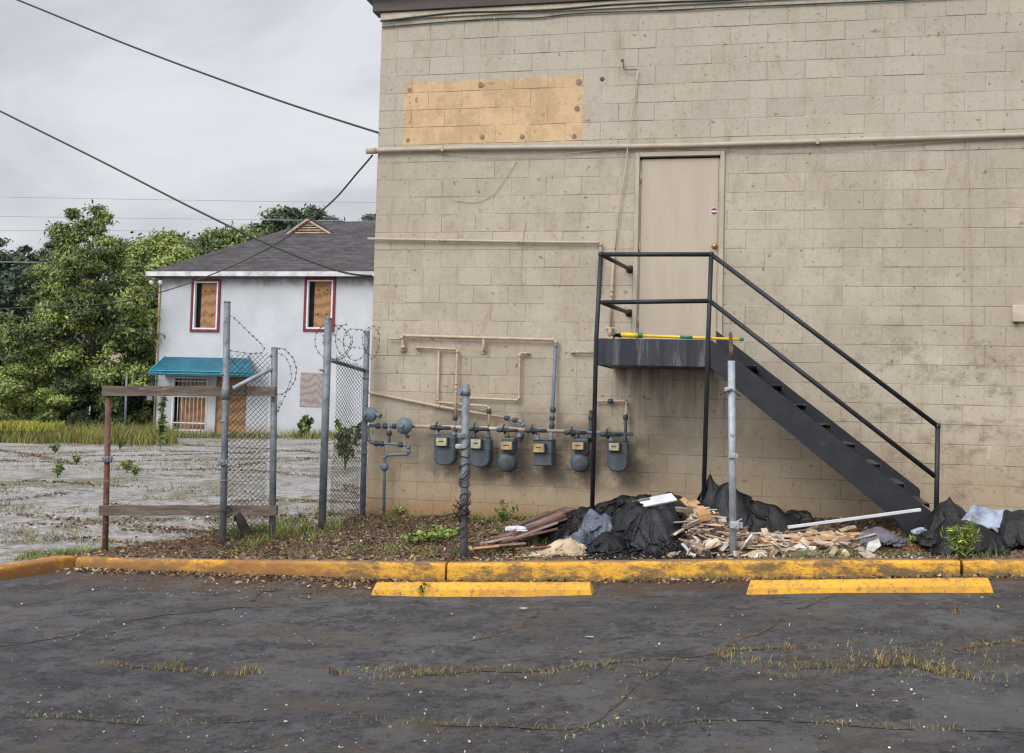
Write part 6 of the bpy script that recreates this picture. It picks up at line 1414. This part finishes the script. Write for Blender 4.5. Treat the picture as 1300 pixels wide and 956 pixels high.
t = np.cross(nn, rng.normal(size=(n, 3))); t /= np.linalg.norm(t, axis=1)[:, None]; b = np.cross(nn, t); s = rng.uniform(.010, .034, n)[:, None]; el = rng.uniform(.3, .9, n)[:, None]
V = np.stack([C-t*s, C-b*s*el, C+t*s, C+b*s*el], 1).reshape(-1, 3)
o = arr_mesh('lot_litter', V, np.arange(4*n).reshape(-1, 4), ['brown', 'straw', 'dirt', 'rubblew'], rng.choice(4, n, p=[.50, .12, .30, .08]), rng.random(n)); tag(o, 'brown leaves and grit gathered along the joints of the bleached lot', 'leaf litter', kind='stuff')
# dead twigs heap near the tall fence post
mb = MB()
for _ in range(700):
    if random.random() < .6: x, y = random.uniform(-5.9, -4.6), random.uniform(10.15, 11.2)
    else: x, y = random.uniform(-4.6, -3.6), random.uniform(11.2, 12.3)
    z = z_dirt(x, y)+random.uniform(0, .07); a = random.uniform(0, 6.28); L = random.uniform(.05, .18); e = random.uniform(-.3, .5)
    p = Vector((x, y, z)); d = Vector((math.cos(a), math.sin(a), e))*L; mb.tube([p, p+d*.5+Vector((0, 0, .015)), p+d], [.0025, .002, .001], 3, False, tone=random.random())
tag(mb.build('dead_twigs', 'brown'), 'tangle of dead brown stems on the dirt mound by the fence', 'twigs', kind='stuff')
# individual plants
def leafplant(label, p, h, r_, nleaf, ls, mats, wts, name='weed_plant', nst=6, el=2.0, cat='plant'):
    t = thing(name, tuple(p), label, cat); mb = MB(); cl = []
    for _ in range(nst):
        a = random.uniform(0, 6.28); q = r_*random.uniform(.2, .9); e = Vector(p)+Vector((math.cos(a)*q, math.sin(a)*q, h*random.uniform(.55, 1))); m1 = Vector(p).lerp(e, .5)+Vector((-math.cos(a)*q*.2, -math.sin(a)*q*.2, h*.05))
        mb.tube([Vector(p)-Vector((0, 0, .02)), m1, e], [.004+h*.004, .003+h*.003, .002], 5, False)
        for u in (.45, .7, .9, 1.0): c = Vector(p).lerp(e, u); cl.append((c.x, c.y, c.z, r_*.3, r_*.3, h*.14, 1))
    part(mb, 'stems', 'grass', t); V, F, MI, TN = leaves(cl, nleaf, ls, mats, wts, el, .6, shell=.1); o = arr_mesh('leaves', V-np.array(p), F, mats, MI, TN); o.parent = t; return t
for (px, py, h, r_, n, lab) in ((528, 690, .09, .16, 130, 'leftmost of the low broad-leaved weeds left of the wire-wrapped post'), (548, 688, .13, .22, 220, 'fullest low broad-leaved weed left of the wire-wrapped post'), (566, 680, .12, .18, 160, 'broad-leaved weed nearest the wire-wrapped post')):
    leafplant(lab, G(px, py), h, r_, n, .045, ['leaflt', 'leafmd', 'grass'], (.6, .2, .2), 'broadleaf_weed', 8, 1.3)
leafplant('small bright green plant at the wall foot under the gas riser', G(508, 655), .12, .10, 90, .03, ['leafmd', 'leaflt'], (.5, .5))
leafplant('thin weed standing against the wall behind the plank fan', G(640, 662), .22, .16, 60, .03, ['leafmd', 'grass'], (.5, .5))
p = G(1220, 716); p = Vector(at(1222, 712, 9.98)); p.z = z_kerb(p.x)-.01
leafplant('bushy yellow-green weed growing from the kerb gap before the black bags', p, .30, .20, 1700, .011, ['leaflt', 'grass', 'leafyl'], (.5, .35, .15), 'kerb_weed', 16, 5.0)
leafplant('small green weed beside the stair foot behind the red cloth', G(1166, 693), .14, .09, 90, .022, ['leaflt', 'grass'], (.5, .5), 'weed_plant', 7, 2.5)
leafplant('sprawling small weed in front of the left wheel stop', G(537, 757, z_lot), .12, .12, 40, .016, ['grass', 'straw'], (.7, .3), 'weed_plant', 7, 3.5)
leafplant('green sapling at the foot of the white house between door and grey board', Vector((at(386, 553, 35)[0], 35, z_back(at(386, 553, 35)[0], 35))), .75, .30, 260, .10, ['leafmd', 'grass', 'leafdk'], (.5, .3, .2), 'young_plant', 7, 2.0)
leafplant('green bush of weeds seen through the right fence piece', Vector((at(438, 600, 22)[0], 22, z_back(at(438, 600, 22)[0], 22))), .95, .40, 420, .07, ['leafmd', 'leafdk', 'leaflt'], (.5, .25, .25), 'weed_bush', 9, 2.2)
leafplant('tall drooping weed in front of the barred window of the white house', Vector((at(203, 575, 27)[0], 27, z_back(at(203, 575, 27)[0], 27))), 1.35, .20, 90, .09, ['leafdk', 'leafmd', 'brown'], (.5, .3, .2), 'tall_weed', 3, 2.8)
leafplant('leafy weed at the left foot of the white house', Vector((at(212, 556, 34.6)[0], 34.6, z_back(-20, 34.6))), .5, .3, 160, .07, ['leafmd', 'grass'], (.5, .5), 'young_plant', 6, 2.0)
for i, (px, py, h) in enumerate(((73, 606, .26), (97, 590, .18), (161, 600, .24), (171, 604, .18), (152, 571, .34), (70, 575, .24))):
    lab = ['tallest upright weed on the bleached lot left of the rusty post', 'small weed on the bleached lot near the rusty post', 'round weed on the bleached lot right of the rusty post', 'low spreading weed on the lot right of the rusty post', 'bushy weed at the far side of the lot beside the rusty post', 'weed at the far side of the bleached lot, left of the post'][i]
    leafplant(lab, G(px, py, z_back), h, h*.6, 130, .028, ['grass', 'leafmd', 'straw'], (.5, .35, .15), 'lot_weed', 9, 3.5)

# ------------------------------------------------------------------ light
w = bpy.data.worlds.new('World'); S.world = w; w.use_nodes = True; nt = w.node_tree; bg = nt.nodes['Background']
sky = nt.nodes.new('ShaderNodeTexSky'); sky.sky_type = 'NISHITA'; sky.sun_disc = False; EL, AZ = R(38), R(203)
sky.sun_elevation = EL; sky.sun_rotation = AZ; sky.air_density = 1.0; sky.dust_density = 4.0; sky.ozone_density = 1.0
tc = nt.nodes.new('ShaderNodeTexCoord'); mp = nt.nodes.new('ShaderNodeMapping'); mp.inputs['Scale'].default_value = (1, 1, 1.7); nt.links.new(tc.outputs['Generated'], mp.inputs[0])
n1 = noise(nt, mp.outputs[0], 2.1, 8, .6, .8)
cloud = mix(nt, ramp(nt, n1, .34, .66), (4.35, 4.5, 4.8), (6.1, 6.22, 6.5))
sxyz = nt.nodes.new('ShaderNodeSeparateXYZ'); nt.links.new(tc.outputs['Generated'], sxyz.inputs[0])
gr = ramp(nt, sxyz.outputs[2], .35, 1.0, 1.0, 1.45)       # overcast sky: far brighter overhead than near the horizon
dot = nt.nodes.new('ShaderNodeVectorMath'); dot.operation = 'DOT_PRODUCT'; nt.links.new(tc.outputs['Generated'], dot.inputs[0]); dot.inputs[1].default_value = (math.sin(AZ)*math.cos(EL), math.cos(AZ)*math.cos(EL), math.sin(EL))
gs = ramp(nt, dot.outputs['Value'], -.1, 1.0, 1.0, 2.5)   # broad unseen sky glow added behind the camera to brighten the wall
vm = nt.nodes.new('ShaderNodeVectorMath'); vm.operation = 'SCALE'; nt.links.new(cloud, vm.inputs[0]); nt.links.new(math2(nt, 'MULTIPLY', gr, gs), vm.inputs['Scale']); cloud = vm.outputs[0]
m_ = mix(nt, .93, sky.outputs[0], cloud); nt.links.new(m_, bg.inputs['Color']); bg.inputs['Strength'].default_value = .10
sl = bpy.data.lights.new('sun', 'SUN'); so = bpy.data.objects.new('sun', sl); COL.objects.link(so)
sl.energy = 1.1; sl.angle = R(24); sl.color = (1, .96, .90)
dv = Vector((math.sin(AZ)*math.cos(EL), math.cos(AZ)*math.cos(EL), math.sin(EL)))   # towards the sun
so.rotation_euler = dv.to_track_quat('Z', 'Y').to_euler()
vs_ = S.view_settings; vs_.view_transform = 'Standard'; vs_.look = 'None'; vs_.exposure = 0.40; vs_.gamma = 1.0; vs_.use_curve_mapping = False
S.cycles.max_bounces = 6; S.cycles.diffuse_bounces = 3; S.cycles.glossy_bounces = 2; S.cycles.use_denoising = True; S.cycles.filter_width = 1.3
bpy.context.view_layer.update()
